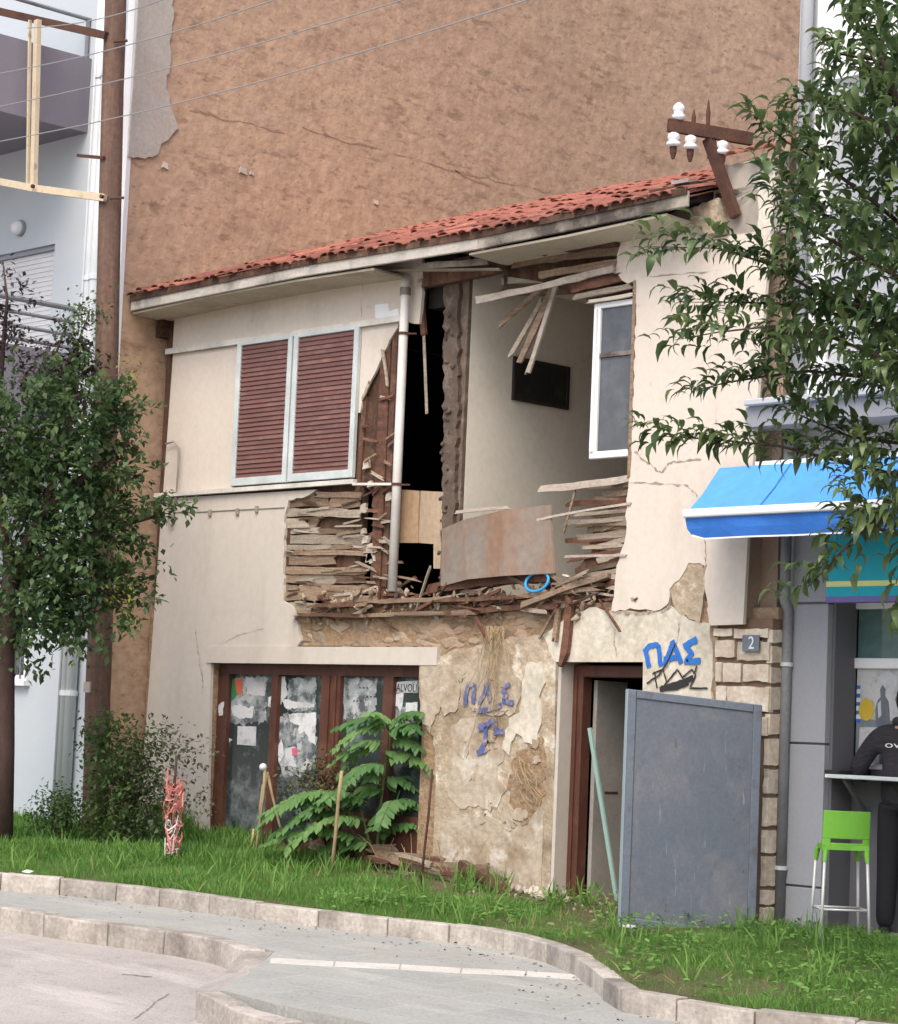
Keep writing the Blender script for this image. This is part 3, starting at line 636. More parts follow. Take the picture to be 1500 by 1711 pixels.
crack(dens([(1135,1042),(1130,1075),(1118,1110),(1100,1130)]), .012, .004)
crack(dens([(1055,1000),(1062,1003),(1066,998)]), .03)
# vertical dark batten at the torn edge by the window
post('torn_edge_batten', (1063,470), (1053,800), .035, .06, .02, M['lath'])
# ---- white window left hanging in the front wall
wxa, wxb, wza, wzb = pY(987,765,.06).x, pY(1056,760,.06).x, pY(987,768,.06).z, pY(997,508,.06).z
fr = MB(); y0, y1, t = .03, .09, .075
fr.box((wxa, y0, wza), (wxa+t, y1, wzb)); fr.box((wxa+t, y0, wza), (wxb, y1, wza+.06)); fr.box((wxa+t, y0, wzb-.05), (wxb, y1, wzb))
w = fr.build('casement_window', M['white'], OH); bevel(w, .006)
MB().box((wxa+.018, y0-.015, wza+.06), (wxa+.05, y0-.001, wzb-.05)).build('sash_stile', M['white'], w)
zm = pY(1030,592,.06).z
MB().box((wxa+t, y0+.005, zm-.018), (wxb, y1-.01, zm+.018)).build('glazing_bar', M['fascia'], w)
MB().box((wxa+t, .055, wza+.06), (wxb, .062, zm-.018)).build('pane', M['win_glass'], w)
MB().box((wxa+t, .055, zm+.018), (wxb, .062, wzb-.05)).build('pane', M['win_glass'], w)
# ---- lath ends torn at the right edge of the hole
rr = random.Random(31)
for i in range(30):
    yy = 812+i*5.9; xr = 1050-(i*.9); xl = xr-rr.uniform(25, 95)*(1 if i < 20 else .7)
    y0 = .03+rr.uniform(-.015, .03)
    plank('lath', pY(xl, yy+rr.uniform(-7, 14), y0+.05), pY(xr+8, yy-rr.uniform(0, 4), y0), rr.uniform(.03, .055), .014, M[rr.choice(('lath', 'lath', 'lath_w', 'timber_r'))], jag=.05, seed=100+i)
slab('raw_infill', [(990,870),(1050,805),(1046,900),(1028,965),(1024,1015),(975,1010),(960,950),(985,930)], .10, .06, M['timber'], amp=.03, seed=15)
plank('loose_board', pY(903,818,.02), pY(1052,800,.02), .062, .02, M['grey_wood'], seed=51)
plank('loose_lath', pY(858,878,-.08), pY(1050,842,.0), .022, .014, M['grey_wood'], seed=52)
plank('loose_lath', pY(945,930,-.02), pY(1044,928,.0), .022, .014, M['grey_wood'], seed=53)
plank('loose_lath', pY(962,820,.03), pY(944,885,.03), .022, .014, M['lath'], seed=54, side=(1,0,0))
plank('loose_lath', pY(952,873,.03), pY(1048,866,.03), .04, .016, M['lath_w'], seed=55)
# ---- head of the hole: wall plate, hanging boards
plank('wall_plate', pY(836,424,.05), pY(1042,398,.05), .17, .10, M['timber'], seed=61)
plank('lath', pY(860,440,.03), pY(1034,420,.03), .09, .02, M['lath'], seed=62)
plank('lath', pY(905,460,.04), pY(1030,440,.04), .07, .02, M['lath'], seed=63)
plank('lath', pY(960,484,.03), pY(1040,463,.03), .08, .03, M['timber_r'], seed=64)
plank('lath', pY(965,497,.02), pY(1058,478,.02), .05, .03, M['lath_w'], seed=65)
plank('lath', pY(985,505,.02), pY(1062,492,.02), .03, .03, M['rubble'], seed=66)
plank('loose_board', pY(798,502,-.10), pY(1026,449,-.02), .065, .025, M['grey_wood'], seed=67, jag=.01)
plank('loose_board', pY(880,624,-.02), pY(930,470,.10), .05, .02, M['grey_wood'], seed=68, side=(1,0,0), jag=.02)
plank('loose_board', pY(866,606,.0), pY(923,478,.12), .075, .02, M['lath'], seed=69, side=(1,0,0), jag=.03)
plank('loose_board', pY(853,592,.05), pY(905,500,.2), .06, .02, M['lath_w'], seed=70, side=(1,0,0), jag=.04)
plank('loose_board', pY(834,542,.05), pY(905,480,.2), .07, .02, M['lath'], seed=71, side=(1,0,0), jag=.05)
plank('wall_plate', pY(706,470,.08), pY(850,440,.08), .16, .08, M['timber'], seed=72)
for k in range(9):
    x = 720+k*14; plank('ceiling_lath', pY(x, 470-k*3, .1), pY(x+rr.uniform(10,30), 455-k*3, .6), .04, .012, M['timber'], seed=80+k)
MB().box((3.70, .15, 5.50), (4.10, .7, 5.92)).build('ceiling_remnant', M['dark_in'], OH)
plank('ceiling_board', pY(842,470,.5), pY(1000,470,.9), .25, .02, M['lath'], seed=91)
MB().prism([pY(843,430,.14), pY(1040,400,.14), pY(1060,520,.14), pY(1000,510,.14), pY(960,492,.14), pY(900,470,.14), pY(850,462,.14)], (0,.04,0)).build('ceiling_edge', M['timber'], OH)

# ---- things at the broken floor: pale boards, sheet, joists and rubble
slab('plywood_panel', [(669,818),(700,820),(698,907),(664,907)], .22, .02, M['orange_wood'])
slab('plywood_panel', [(703,820),(741,822),(736,950),(724,950),(724,909),(699,907)], .22, .02, M['pale_wood'])
for k, (xa2, xb2, ya2, yb2) in enumerate(((508,610,1028,1030),(585,700,1030,1026),(690,800,1026,1024),(770,915,1026,1014),(640,760,1006,1002),(745,880,1003,998),(860,1008,1000,984),(545,640,1012,1010))):
    plank('floor_joist', pY(xa2,ya2,.03), pY(xb2,yb2,.03+random.uniform(-.03,.05)), random.uniform(.03,.055), .09, M[random.choice(('timber_r','timber','lath'))], seed=1010+k, jag=.14)
plank('floor_joist', pY(730,985,.08), pY(930,965,.08), .09, .10, M['timber_r'], seed=103)
plank('floor_beam', pY(880,1012,-.03), pY(1022,962,.05), .05, .08, M['lath'], seed=104)
plank('fallen_lath', pY(848,962,-.02), pY(918,1000,-.04), .035, .02, M['lath'], seed=105); plank('fallen_lath', pY(918,958,-.02), pY(960,988,-.03), .035, .02, M['lath'], seed=106)
plank('fallen_lath', pY(892,1025,-.03), pY(925,985,-.03), .03, .02, M['lath'], seed=107); plank('fallen_lath', pY(902,1062,-.04), pY(935,1005,-.02), .022, .02, M['lath'], seed=108, side=(1,0,0))
plank('hanging_timber', pY(940,1100,-.05), pY(950,1000,-.03), .085, .04, M['timber_r'], seed=111, jag=.08, side=(1,0,0))
plank('hanging_timber', pY(925,1068,-.04), pY(932,1002,-.02), .05, .03, M['lath'], seed=110, side=(1,0,0))
for k in range(110):
    x = rr.uniform(505, 1015); yb = 1030-(x-505)*.05+rr.uniform(-32, 10)
    if 640 < x < 735 and rr.random() < .4: yb -= rr.uniform(0, 45)
    ln = rr.uniform(.12, .45); ang = rr.uniform(-.25, .35) if rr.random() < .75 else rr.uniform(-1, 1); a = pY(x, yb, rr.uniform(-.03, .12))
    plank('splinter', a, a+Vector((math.cos(ang)*ln, rr.uniform(-.1, .1), math.sin(ang)*ln)), rr.uniform(.012, .04), .018, M[rr.choice(('lath', 'timber_r', 'timber_r', 'timber_r', 'lath_w', 'timber', 'earth'))], jag=.06, seed=300+k)
def rock_mesh(name, mt, seed, sub=1):
    bm = bmesh.new(); bmesh.ops.create_icosphere(bm, subdivisions=sub, radius=1); r_ = random.Random(seed)
    for v in bm.verts: v.co *= r_.uniform(.72, 1.12)
    me = bpy.data.meshes.new(name); bm.to_mesh(me); bm.free(); me.materials.append(mt); return me
rocks = [rock_mesh('stone', M['stone'], s) for s in range(5)]; rubs = [rock_mesh('rubble_lump', M['rubble'], 20+s) for s in range(5)]
for k in range(230):
    x = rr.uniform(500, 1000); y = 1018-(x-505)*.05+rr.gauss(0, 15); s = rr.uniform(.008, .034)
    link('stone', rr.choice(rocks if rr.random() < .85 else rubs), OH, pY(x, y, rr.uniform(-.02, .04)), (rr.uniform(0, 3), rr.uniform(0, 3), rr.uniform(0, 3)), (s*1.7, s*.9, s*.6))
# stones of the wall under the floor
M['pinkstone'] = mat('pinkish_rubble', (.40,.29,.20), (.27,.185,.12), scale=4, bump=.9, bscale=14, rnd=.25, fine=.35, dirt=(.5,.42,.33), dscale=4, damt=.5)
walls = [rock_mesh('stone', M['pinkstone'], 40+s_, 2) for s_ in range(4)]+rocks[:2]
for k in range(90):
    x = rr.uniform(505, 905); y = rr.uniform(1030, 1084); s = rr.uniform(.03, .11)
    if x > 760: y -= (x-760)*.12
    link('stone', rr.choice(walls), OH, pY(x, y, .045), (rr.uniform(-.3,.3), rr.uniform(-.4,.4), 0), (s*1.3, .018+s*.10, s*rr.uniform(.45,.75)))
# the stained sheet that hangs in the gap
a0, a1, a2, a3 = pY(738,884,-.02), pY(775,868,-.10), pY(838,853,-.12), pY(918,843,-.06)
b0_, b1_, b2_, b3_ = pY(736,980,-.02), pY(780,968,-.10), pY(842,962,-.12), pY(925,958,-.06)
mb = MB(); n = 4
tops = rag([a0, a1, a2, a3], .004, .06); 
outl = [b0_, b1_, b2_, b3_, pY(922,900,-.06), a3, a2, a1, a0]
f_ = [(b0_, b1_, a1, a0), (b1_, b2_, a2, a1), (b2_, b3_, a3, a2)]
th = Vector((.006, .014, 0))
vs = [a0,a1,a2,a3,b0_,b1_,b2_,b3_]; vs = vs+[v+th for v in vs]
fs = [(4,5,1,0),(5,6,2,1),(6,7,3,2)]; fs += [tuple(i+8 for i in reversed(q)) for q in fs]; fs += [(0,1,9,8),(1,2,10,9),(2,3,11,10),(4,12,13,5),(5,13,14,6),(6,14,15,7),(0,8,12,4),(3,7,15,11)]
mb.add(vs, fs); o = mb.build('stained_sheet', M['sheet']); tag(o, 'bent greyish sheet with rust brown stain hanging over the broken upper floor', 'metal sheet')
plank('loose_board', pY(762,856,.05), pY(850,848,.05), .03, .02, M['grey_wood'], seed=120)
# blue hoop under it
c = pY(897,972,-.07)
o = MB().tube([c+Vector((math.cos(t)*.13, math.sin(t)*.03, math.sin(t)*.085)) for t in [math.pi*k/10-math.pi for k in range(21)]], .013, 8, False).build('plastic_hoop', M['blue_pl'], None, True); tag(o, 'bright blue plastic hoop lying under the bent stained sheet', 'hoop')
# painting on the partition
c = [pX(859,595,XP+.02), pX(952,608,XP+.02), pX(950,682,XP+.02), pX(858,668,XP+.02)]
zt_, zb_ = c[0].z, c[3].z; ya, yb = c[0].y, c[1].y
pic = thing('framed_painting', (XP+.02, (ya+yb)/2, zb_), 'dark framed painting hanging on the exposed interior wall', 'painting')
fr = MB(); t = .035; X0, X1 = XP+.003, XP+.03
fr.box((X0, ya, zb_), (X1, yb, zb_+t)); fr.box((X0, ya, zt_-t), (X1, yb, zt_)); fr.box((X0, ya, zb_+t), (X1, ya+t, zt_-t)); fr.box((X0, yb-t, zb_+t), (X1, yb, zt_-t)); fr.build('frame', M['dark_in'], pic)
MB().box((X0, ya+t, zb_+t), (XP+.018, yb-t, zt_-t)).build('canvas', M['picture'], pic)

# ---- shop front on the ground floor
MB().box((.93, -.014, 2.27), (4.18, .30, 2.43)).build('lintel', M['cream_lo'], OH)
sx0, sx1, sz1, sz0 = .99, 3.96, 2.268, gz(2.4, 0)+.02; sy = .10
def fz(x): return pY(x, 1300, sy).x
mull = [fz(357), fz(374), fz(446), fz(457), fz(530), fz(562), fz(568), fz(634), fz(650), fz(712)]
fr = MB()
fr.box((sx0, sy, sz1-.10), (sx1, sy+.10, sz1)); fr.box((sx0, sy, sz0-.1), (sx1, sy+.10, sz0+.09))
for a, b_ in ((0,1),(2,3),(4,5),(7,8)): fr.box((mull[a] if a else sx0, sy-.004, sz0-.1), (mull[b_], sy+.10, sz1-.10))
fr.box((mull[9]-.03, sy, sz0-.1), (sx1, sy+.10, sz1-.10))
SF = fr.build('shop_front', M['door_br'], OH)
MB().box((mull[4]+.10, sy-.02, sz0), (mull[4]+.13, sy-.005, sz1-.1)).build('door_bead', M['door_br'], SF); MB().box((mull[4]+.20, sy-.02, sz0), (mull[4]+.225, sy-.005, sz1-.1)).build('door_bead', M['door_br'], SF)
MB().box((mull[6], sy+.01, sz0), (mull[9], sy+.07, sz0+.42)).build('kick_panel', M['door_br'], SF)
panes = [(mull[1], mull[2], sz0+.09), (mull[3], mull[4], sz0+.09), (mull[5], mull[7], sz0+.42), (mull[8], mull[9]-.03, sz0+.42)]
for a, b_, z_ in panes: MB().box((a, sy+.045, z_), (b_, sy+.052, sz1-.10)).build('pane', M['shop_glass'], SF)
MB().box((sx0, .44, sz0-.2), (sx1, .449, sz1)).build('dark_back', M['dark_in'], OH)
MB().box((sx0-.05, -.05, sz0-.2), (sx1, sy+.1, sz0-.06)).build('door_sill', M['cream_lo'], OH)
def paper(px, mt='paper', y=None, amp=.01, nm='paper_sheet'):
    y = sy+.040 if y is None else y
    return MB().prism(rag([pY(a, b_, y) for a, b_ in px], amp, .03, None, int(px[0][0])), (0, .003, 0)).build(nm, M[mt], SF)
paper([(397,1213),(428,1214),(427,1246),(396,1244)], amp=.002)
paper([(455,1133),(476,1130),(480,1160),(470,1175),(462,1188),(468,1200),(458,1202)])
paper([(482,1193),(528,1191),(527,1245),(518,1240),(508,1222),(498,1228),(500,1212),(484,1205)])
paper([(476,1250),(494,1248),(490,1268),(496,1280),(474,1281)]); paper([(487,1251),(496,1250),(496,1262),(488,1262)], 'pink', sy+.036)
paper([(378,1140),(392,1133),(396,1160),(385,1172),(378,1160)], 'greenp'); paper([(392,1135),(404,1134),(405,1158),(395,1162)], 'orange'); paper([(410,1132),(444,1131),(442,1162),(412,1160)])
paper([(386,1180),(400,1176),(415,1184),(424,1180),(422,1198),(398,1200),(388,1192)]); paper([(376,1228),(388,1236),(376,1244)])
paper([(365,1178),(374,1172),(372,1195),(366,1196)], y=sy-.010, nm='torn_paper'); paper([(448,1165),(453,1163),(452,1182),(447,1180)], y=sy-.012, nm='torn_paper')
paper([(570,1134),(630,1130),(628,1186),(600,1205),(574,1200)], 'old_paper', amp=.02); paper([(482,1135),(528,1133),(528,1186),(480,1188)], 'old_paper', sy+.0425, amp=.02)
paper([(376,1134),(446,1130),(445,1205),(410,1212),(376,1206)], 'old_paper', sy+.0425, amp=.03); paper([(462,1195),(528,1190),(527,1270),(500,1298),(468,1300)], 'old_paper', sy+.0425, amp=.03); paper([(652,1180),(697,1180),(697,1240),(655,1236)], 'old_paper', sy+.0425, amp=.02)
paper([(652,1140),(697,1137),(697,1157),(652,1158)], amp=.001); paper([(651,1159),(674,1158),(672,1180),(668,1188),(664,1180),(650,1180)], amp=.004); paper([(678,1174),(697,1173),(697,1197),(678,1196)], amp=.003)
paper([(470,1168),(524,1176),(524,1182),(478,1184)], 'paper', amp=.008); paper([(462,1250),(470,1232),(474,1262),(466,1275)], amp=.01)
def text_at(body, p0, width, height, nrm_rot, mt, parent, name, ext=.0006):
    cu = bpy.data.curves.new(name, 'FONT'); cu.body = body; cu.extrude = ext
    ob = bpy.data.objects.new(name+'_tmp', cu); COL.objects.link(ob); bpy.context.view_layer.update()
    me = bpy.data.meshes.new_from_object(ob); bpy.data.objects.remove(ob); bpy.data.curves.remove(cu)
    xs_ = [v.co.x for v in me.vertices]; ys_ = [v.co.y for v in me.vertices]
    sx_ = width/(max(xs_)-min(xs_)); sy_ = height/(max(ys_)-min(ys_))
    for v in me.vertices: v.co.x = (v.co.x-min(xs_))*sx_; v.co.y = (v.co.y-min(ys_))*sy_
    me.materials.clear(); me.materials.append(mt)
    return link(name, me, parent, p0, nrm_rot)
q0, q1 = pY(655,1155,sy+.035), pY(696,1140,sy+.035)
text_at('VALVOLI', (q0.x, sy+.037, q0.z), q1.x-q0.x, .07, (R(90), 0, 0), M['ink'], SF, 'lettering')
for k, (x, y) in enumerate(((600,1150),(612,1165),(590,1172))): text_at('ΑΦΙΣΑ'[:0] or '- - -', (pY(x,y,sy+.037).x, sy+.037, pY(x,y,sy+.037).z), .12, .012, (R(90),0,0), M['ink'], SF, 'print_mark')

# ---- weathered pier between shop and door
PR = [(700,1112),(752,1088),(800,1078),(860,1064),(905,1060),(928,1104),(926,1300),(915,1560),(700,1540),(722,1450),(728,1300),(724,1230),(702,1200)]
slab('pier_plaster', PR, .004, .032, M['old_plaster'], amp=.014, flags=[1,1,1,1,1,0,0,0,0,0,1,1,1], seed=16)
slab('plaster_patch', [(702,1112),(730,1108),(768,1110),(768,1150),(760,1190),(742,1196),(736,1180),(718,1225),(704,1200)], -.008, .014, M['pier_mid'], amp=.022, seed=17)
slab('plaster_patch', [(880,1108),(903,1105),(910,1140),(900,1165),(905,1200),(893,1245),(876,1240),(862,1225),(850,1262),(838,1250),(850,1200),(868,1190),(872,1150)], -.012, .018, M['white_plaster'], amp=.018, seed=18)
slab('plaster_patch', [(735,1390),(770,1360),(820,1365),(855,1385),(880,1382),(900,1345),(908,1360),(900,1560),(735,1550)], -.004, .010, M['pier_mid'], amp=.016, flags=[1,1,1,1,1,1,0,0,0], seed=19)
slab('plaster_patch', [(752,1215),(775,1200),(800,1205),(838,1230),(842,1262),(830,1290),(846,1320),(830,1350),(800,1345),(770,1352),(748,1330),(756,1270)], -.003, .009, M['pier_mid'], amp=.03, seed=20)
slab('plaster_patch', [(770,1115),(800,1100),(850,1118),(870,1140),(860,1190),(835,1196),(800,1188),(775,1165)], -.005, .011, M['pier_mid'], amp=.03, seed=23)
slab('earth_patch', [(852,1275),(880,1250),(905,1230),(912,1300),(905,1340),(885,1375),(868,1372),(850,1340)], -.001, .006, M['earth'], amp=.04, seed=24)
for k in range(26):
    x, y = rr.uniform(740, 905), rr.uniform(1095, 1380); s = rr.uniform(.02, .06); c = pY(x, y, -.008-.0002*k)
    MB().prism(rag([c+Vector((-s,0,-s)),c+Vector((s,0,-s*.7)),c+Vector((s*.8,0,s)),c+Vector((-s*.8,0,s*.7))], .03, .02, None, k+50), (0,.01,0)).build('plaster_flake', M[rr.choice(('pier_mid', 'pier_mid', 'old_plaster'))], OH)
# door reveal, frame and open leaf
dx0, dx1 = pY(926,1300).x, pY(1070,1300).x; dz1 = pY(1000,1106).z
MB().box((dx0, .0, .2), (dx0+.035, .34, dz1)).build('door_reveal', M['cream_lo'], OH)
df = MB(); df.box((dx0+.037, .14, .2), (dx0+.15, .26, dz1-.02)); df.box((dx0+.15, .14, dz1-.12), (dx1, .26, dz1-.02)); df.box((dx1-.09, .14, .2), (dx1, .26, dz1-.12))
DF = df.build('door_frame', M['door_br'], OH); bevel(DF, .008)
MB().box((dx0+.075, .125, .2), (dx0+.10, .139, dz1-.12)).build('frame_bead', M['door_br'], DF)
M['leaf_gr'] = mat('grey_door_paint', (.34,.325,.30), (.28,.27,.25), rough=.6, bump=.15, dirt=(.18,.15,.13), dscale=2, damt=.5)
MB().box((dx0+.16, .27, .33), (dx0+.20, .64, dz1-.14)).build('open_door_leaf', M['leaf_gr'], OH)
MB().box((dx0+.201, .40, 1.24), (dx0+.206, .56, 1.255)).build('door_bolt', M['rust'], OH)
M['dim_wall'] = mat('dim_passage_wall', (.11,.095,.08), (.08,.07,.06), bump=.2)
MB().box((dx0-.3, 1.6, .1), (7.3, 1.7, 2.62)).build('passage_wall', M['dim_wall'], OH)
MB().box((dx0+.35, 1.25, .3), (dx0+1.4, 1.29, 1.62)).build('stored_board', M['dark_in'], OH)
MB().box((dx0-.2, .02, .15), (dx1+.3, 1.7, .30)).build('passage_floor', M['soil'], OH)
# ---- quoin stones
def block(a, b_, y0, dep, nm='quoin_stone', seed=0, mt='quoin'):
    r_ = random.Random(seed); p, q = pY(*a, y0), pY(*b_, y0)
    pts = rag([Vector((p.x, y0, q.z)), Vector((q.x, y0, q.z)), Vector((q.x, y0, p.z)), Vector((p.x, y0, p.z))], .008, .05, None, seed)
    o = MB().prism(pts, (0, dep, 0)).build(nm, M[mt], OH, at=p); bevel(o, .012, 2); return o
MB().box((7.12, .05, -.2), (7.83, .24, 2.66)).build('quoin_core', M['mortar'], OH)
for k, (a, b_) in enumerate((((1192,1050),(1222,1062)),((1226,1050),(1282,1066)),((1195,1070),(1226,1098)),((1232,1072),(1284,1104)),((1194,1106),(1204,1140)),((1208,1108),(1236,1140)),((1241,1110),(1283,1139)),((1196,1146),(1212,1172)),((1215,1147),(1283,1190)),((1230,1196),(1280,1230)))):
    block(a, b_, .02, .06, seed=200+k)
ys = [1050, 1078, 1112, 1145, 1190, 1232, 1282, 1330, 1384, 1428, 1484, 1514, 1556]
for k in range(12):
    z1 = zat(7.835, .1, ys[k]+3); z0 = zat(7.835, .1, ys[k+1]-3)
    o = MB().prism(rag([Vector((7.84, .035, z0)), Vector((7.84, .235, z0+.01)), Vector((7.84, .235, z1)), Vector((7.84, .035, z1))], .008, .05, None, 230+k, (1, 2)), (-.05, 0, 0)).build('quoin_stone', M['quoin'], OH); bevel(o, .01)
MB().box((HX1, .10, 2.66), (7.84, .24, 2.75)).build('quoin_cap', M['earth'], OH)
# house number
n0 = pY(1240,1078,-.01)
np_ = MB().box((n0.x, -.012, pY(1254,1088,-.01).z), (pY(1268,1070,-.01).x, -.002, pY(1254,1061,-.01).z)).build('number_plate', M['board_fr'], OH)
text_at('2', (pY(1250,1083,-.012).x, -.0135, pY(1254,1084,-.01).z), .055, .095, (R(90), 0, 0), M['print'], np_, 'numeral')
# ---- spray paint
def spray(name, strokes, w, mt, y):
    mb_ = MB()
    for k, st in enumerate(strokes):
        pp = dens(st, 5, .5); ribbon(mb_, [pY(a, b_, y-.0006*k) for a, b_ in pp], [w*random.uniform(.85, 1.12) for _ in pp], (0, -1, 0), .001)
    return mb_.build(name, M[mt], OH)
spray('graffiti', [[(1084,1115),(1080,1095),(1078,1086)],[(1076,1090),(1083,1080),(1095,1077),(1100,1080),(1104,1113)],[(1110,1112),(1120,1085),(1124,1072)],[(1122,1070),(1132,1092),(1138,1108)],[(1108,1102),(1120,1100),(1130,1098)],[(1164,1070),(1144,1078),(1156,1092),(1144,1106),(1170,1104)],[(1142,1080),(1164,1066)]], .046, 'spray_b', .002)
spray('graffiti', [[(1098,1150),(1094,1128),(1092,1122)],[(1090,1126),(1108,1118),(1114,1142)],[(1106,1150),(1122,1130),(1132,1118)],[(1132,1120),(1146,1142)],[(1140,1132),(1156,1118),(1162,1128),(1152,1150),(1182,1150)],[(1080,1142),(1100,1128),(1118,1100),(1128,1075)],[(1160,1124),(1164,1112)]], .014, 'spray_k', .001)
spray('graffiti', [[(1102,1152),(1120,1146),(1140,1140),(1158,1132)],[(1104,1150),(1130,1148),(1150,1140)]], .045, 'spray_k', .0)
spray('graffiti', [[(776,1178),(780,1150),(784,1142)],[(782,1143),(792,1145),(790,1176)],[(800,1176),(810,1155),(815,1140)],[(814,1142),(818,1172)],[(852,1142),(838,1150),(846,1160),(840,1172),(858,1174)],[(795,1188),(820,1184),(838,1178)],[(800,1214),(815,1210),(828,1200)],[(798,1218),(812,1214),(810,1240),(800,1258)],[(796,1258),(812,1252)],[(826,1200),(828,1224),(842,1222)]], .045, 'spray_b2', -.017)
# ---- eaves and roof
EY, EZ, TB = -.40, 5.90, .354
def roofz(y): return EZ+.06+(y-EY)*TB
rx0, rx1 = -.06, 7.22
sag = lambda x: .03*math.sin(x*.9)-.02+.012*x
# fascia in three lengths, lower edge drooping a little
for k, (a, b_) in enumerate(((-.06, 2.6), (2.603, 4.9), (4.903, 7.24))):
    za, zb2 = EZ-.05+sag(a), EZ-.05+sag(b_)
    o = MB().add([(a,EY-.03,za-.055),(b_,EY-.03,zb2-.055),(b_,EY,zb2-.055),(a,EY,za-.055),(a,EY-.03,za+.07),(b_,EY-.03,zb2+.07),(b_,EY,zb2+.07),(a,EY,za+.07)], [(0,3,2,1),(4,5,6,7),(0,1,5,4),(1,2,6,5),(2,3,7,6),(3,0,4,7)]).build('fascia_board', M['fascia_w' if k < 2 else 'fascia'], OH); bevel(o, .006)
for k, (a, b_) in enumerate(((-.06, 2.6), (2.603, 4.9), (4.903, 7.24))):
    MB().add([(a,EY-.045,EZ-.01+sag(a)),(b_,EY-.045,EZ-.01+sag(b_)),(b_,EY-.031,EZ-.01+sag(b_)),(a,EY-.031,EZ-.01+sag(a)),(a,EY-.045,EZ+.05+sag(a)),(b_,EY-.045,EZ+.05+sag(b_)),(b_,EY-.031,EZ+.05+sag(b_)),(a,EY-.031,EZ+.05+sag(a))], [(0,3,2,1),(4,5,6,7),(0,1,5,4),(1,2,6,5),(2,3,7,6),(3,0,4,7)]).build('dark_tile_strip', M['timber'], OH)  # dark strip along the fascia top, just under the tiles
# soffit boards: left run whole, then the hole, then right run
def soff(a, b_, name='soffit_board', mt='soffit', z0=-.085, z1=-.10, ya=EY+.002, yb=.05):
    return MB().add([(a,ya,EZ-.05+sag(a)+z0),(b_,ya,EZ-.05+sag(b_)+z0),(b_,yb,EZ-.05+sag(b_)+z1),(a,yb,EZ-.05+sag(a)+z1)]+[(a,ya,EZ-.03+sag(a)+z0),(b_,ya,EZ-.03+sag(b_)+z0),(b_,yb,EZ-.03+sag(b_)+z1),(a,yb,EZ-.03+sag(a)+z1)], [(3,2,1,0),(4,5,6,7),(0,1,5,4),(1,2,6,5),(2,3,7,6),(3,0,4,7)]).build(name, M[mt], OH)
soff(-.06, 1.2); soff(1.205, 2.5); soff(2.505, 3.55)
xs1 = pY(832,425,-.05).x
soff(xs1, 5.9); soff(5.905, 7.0)
plank('hanging_soffit', pY(690,446,-.28), pY(816,437,-.15), .06, .02, M['fascia'], seed=131, jag=.01)
plank('hanging_soffit', pY(560,456,-.10), pY(835,452,-.02), .05, .02, M['soffit'], seed=132, jag=.02, side=(0,1,0))
slab('soffit_flap', [(350,492),(372,494),(362,506)], -.05, .01, M['soffit'])
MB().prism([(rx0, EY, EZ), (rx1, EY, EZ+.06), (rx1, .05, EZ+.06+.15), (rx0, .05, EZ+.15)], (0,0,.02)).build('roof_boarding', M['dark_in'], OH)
MB().beam((-.08, -.08, 5.62), (-.02, .5, 5.62), .12, .10).build('rafter_end', M['timber'], OH)
mb = MB(); mb.beam(pX(268,540,-.02), pX(292,528,-.02)+Vector((0,.3,0)), .07, .08); mb.build('rafter_end', M['timber'], OH)
# roof deck + ridge + rear slope
RYZ = 4.0
mb = MB(); z0, z1 = roofz(EY)-.02, roofz(RYZ)-.02
mb.prism([(rx0, EY-.02, z0), (rx1, EY-.02, z0+.05), (rx1, RYZ, z1+.05), (rx0, RYZ, z1)], (0, 0, -.05)); mb.prism([(rx0, RYZ+.002, z1), (rx1, RYZ+.002, z1+.05), (rx1, 8.2, z0), (rx0, 8.2, z0)], (0, 0, -.05))
mb.build('roof_deck', M['tile'], OH)
# barrel tiles
def tile_mesh():
    mb_ = MB(); n = 6; L_ = .40
    for (yy, r_) in ((0, .062), (L_, .053)):
        for rad in (r_, r_-.013):
            for k in range(n+1):
                t = math.pi*k/n; mb_.v.append((-math.cos(t)*rad, yy, math.sin(t)*rad*.55+(.010 if yy == 0 else 0)))
    q = n+1
    for k in range(n):
        mb_.f += [(k, k+1, 2*q+k+1, 2*q+k), (q+k+1, q+k, 3*q+k, 3*q+k+1), (k+1, k, q+k, q+k+1), (2*q+k, 2*q+k+1, 3*q+k+1, 3*q+k)]
    mb_.f += [(0, 2*q, 3*q, q), (n, q+n, 3*q+n, 2*q+n)]
    return mb_
tm = tile_mesh().mesh('roof_tile', M['tile'])
ang = math.atan(TB); ncol = 55; cw = (rx1-rx0-.1)/(ncol-1); rest = MB(); tsrc = tile_mesh(); rr = random.Random(77)
for row in range(12):
    for cidx in range(ncol):
        x = rx0+.05+cidx*cw+rr.uniform(-.014, .014); yy = EY-.07+row*.345+rr.uniform(-.03, .03)
        z = roofz(yy)+.005+sag(x)*.6+rr.uniform(-.014, .018)
        if row < 5: link('roof_tile', tm, OH, (x, yy, z), (ang+rr.uniform(-.06, .06), rr.uniform(-.16, .16), rr.uniform(-.12, .12)), (rr.uniform(.9,1.1), rr.uniform(.9,1.08), rr.uniform(.7,1.05)))
        else:
            mm = Matrix.Translation((x, yy, z)) @ Matrix.Rotation(ang, 4, 'X'); rest.add([mm @ Vector(v) for v in tsrc.v], tsrc.f)
tag(rest.build('far_roof_tiles', M['tile'], OH), kind='stuff')
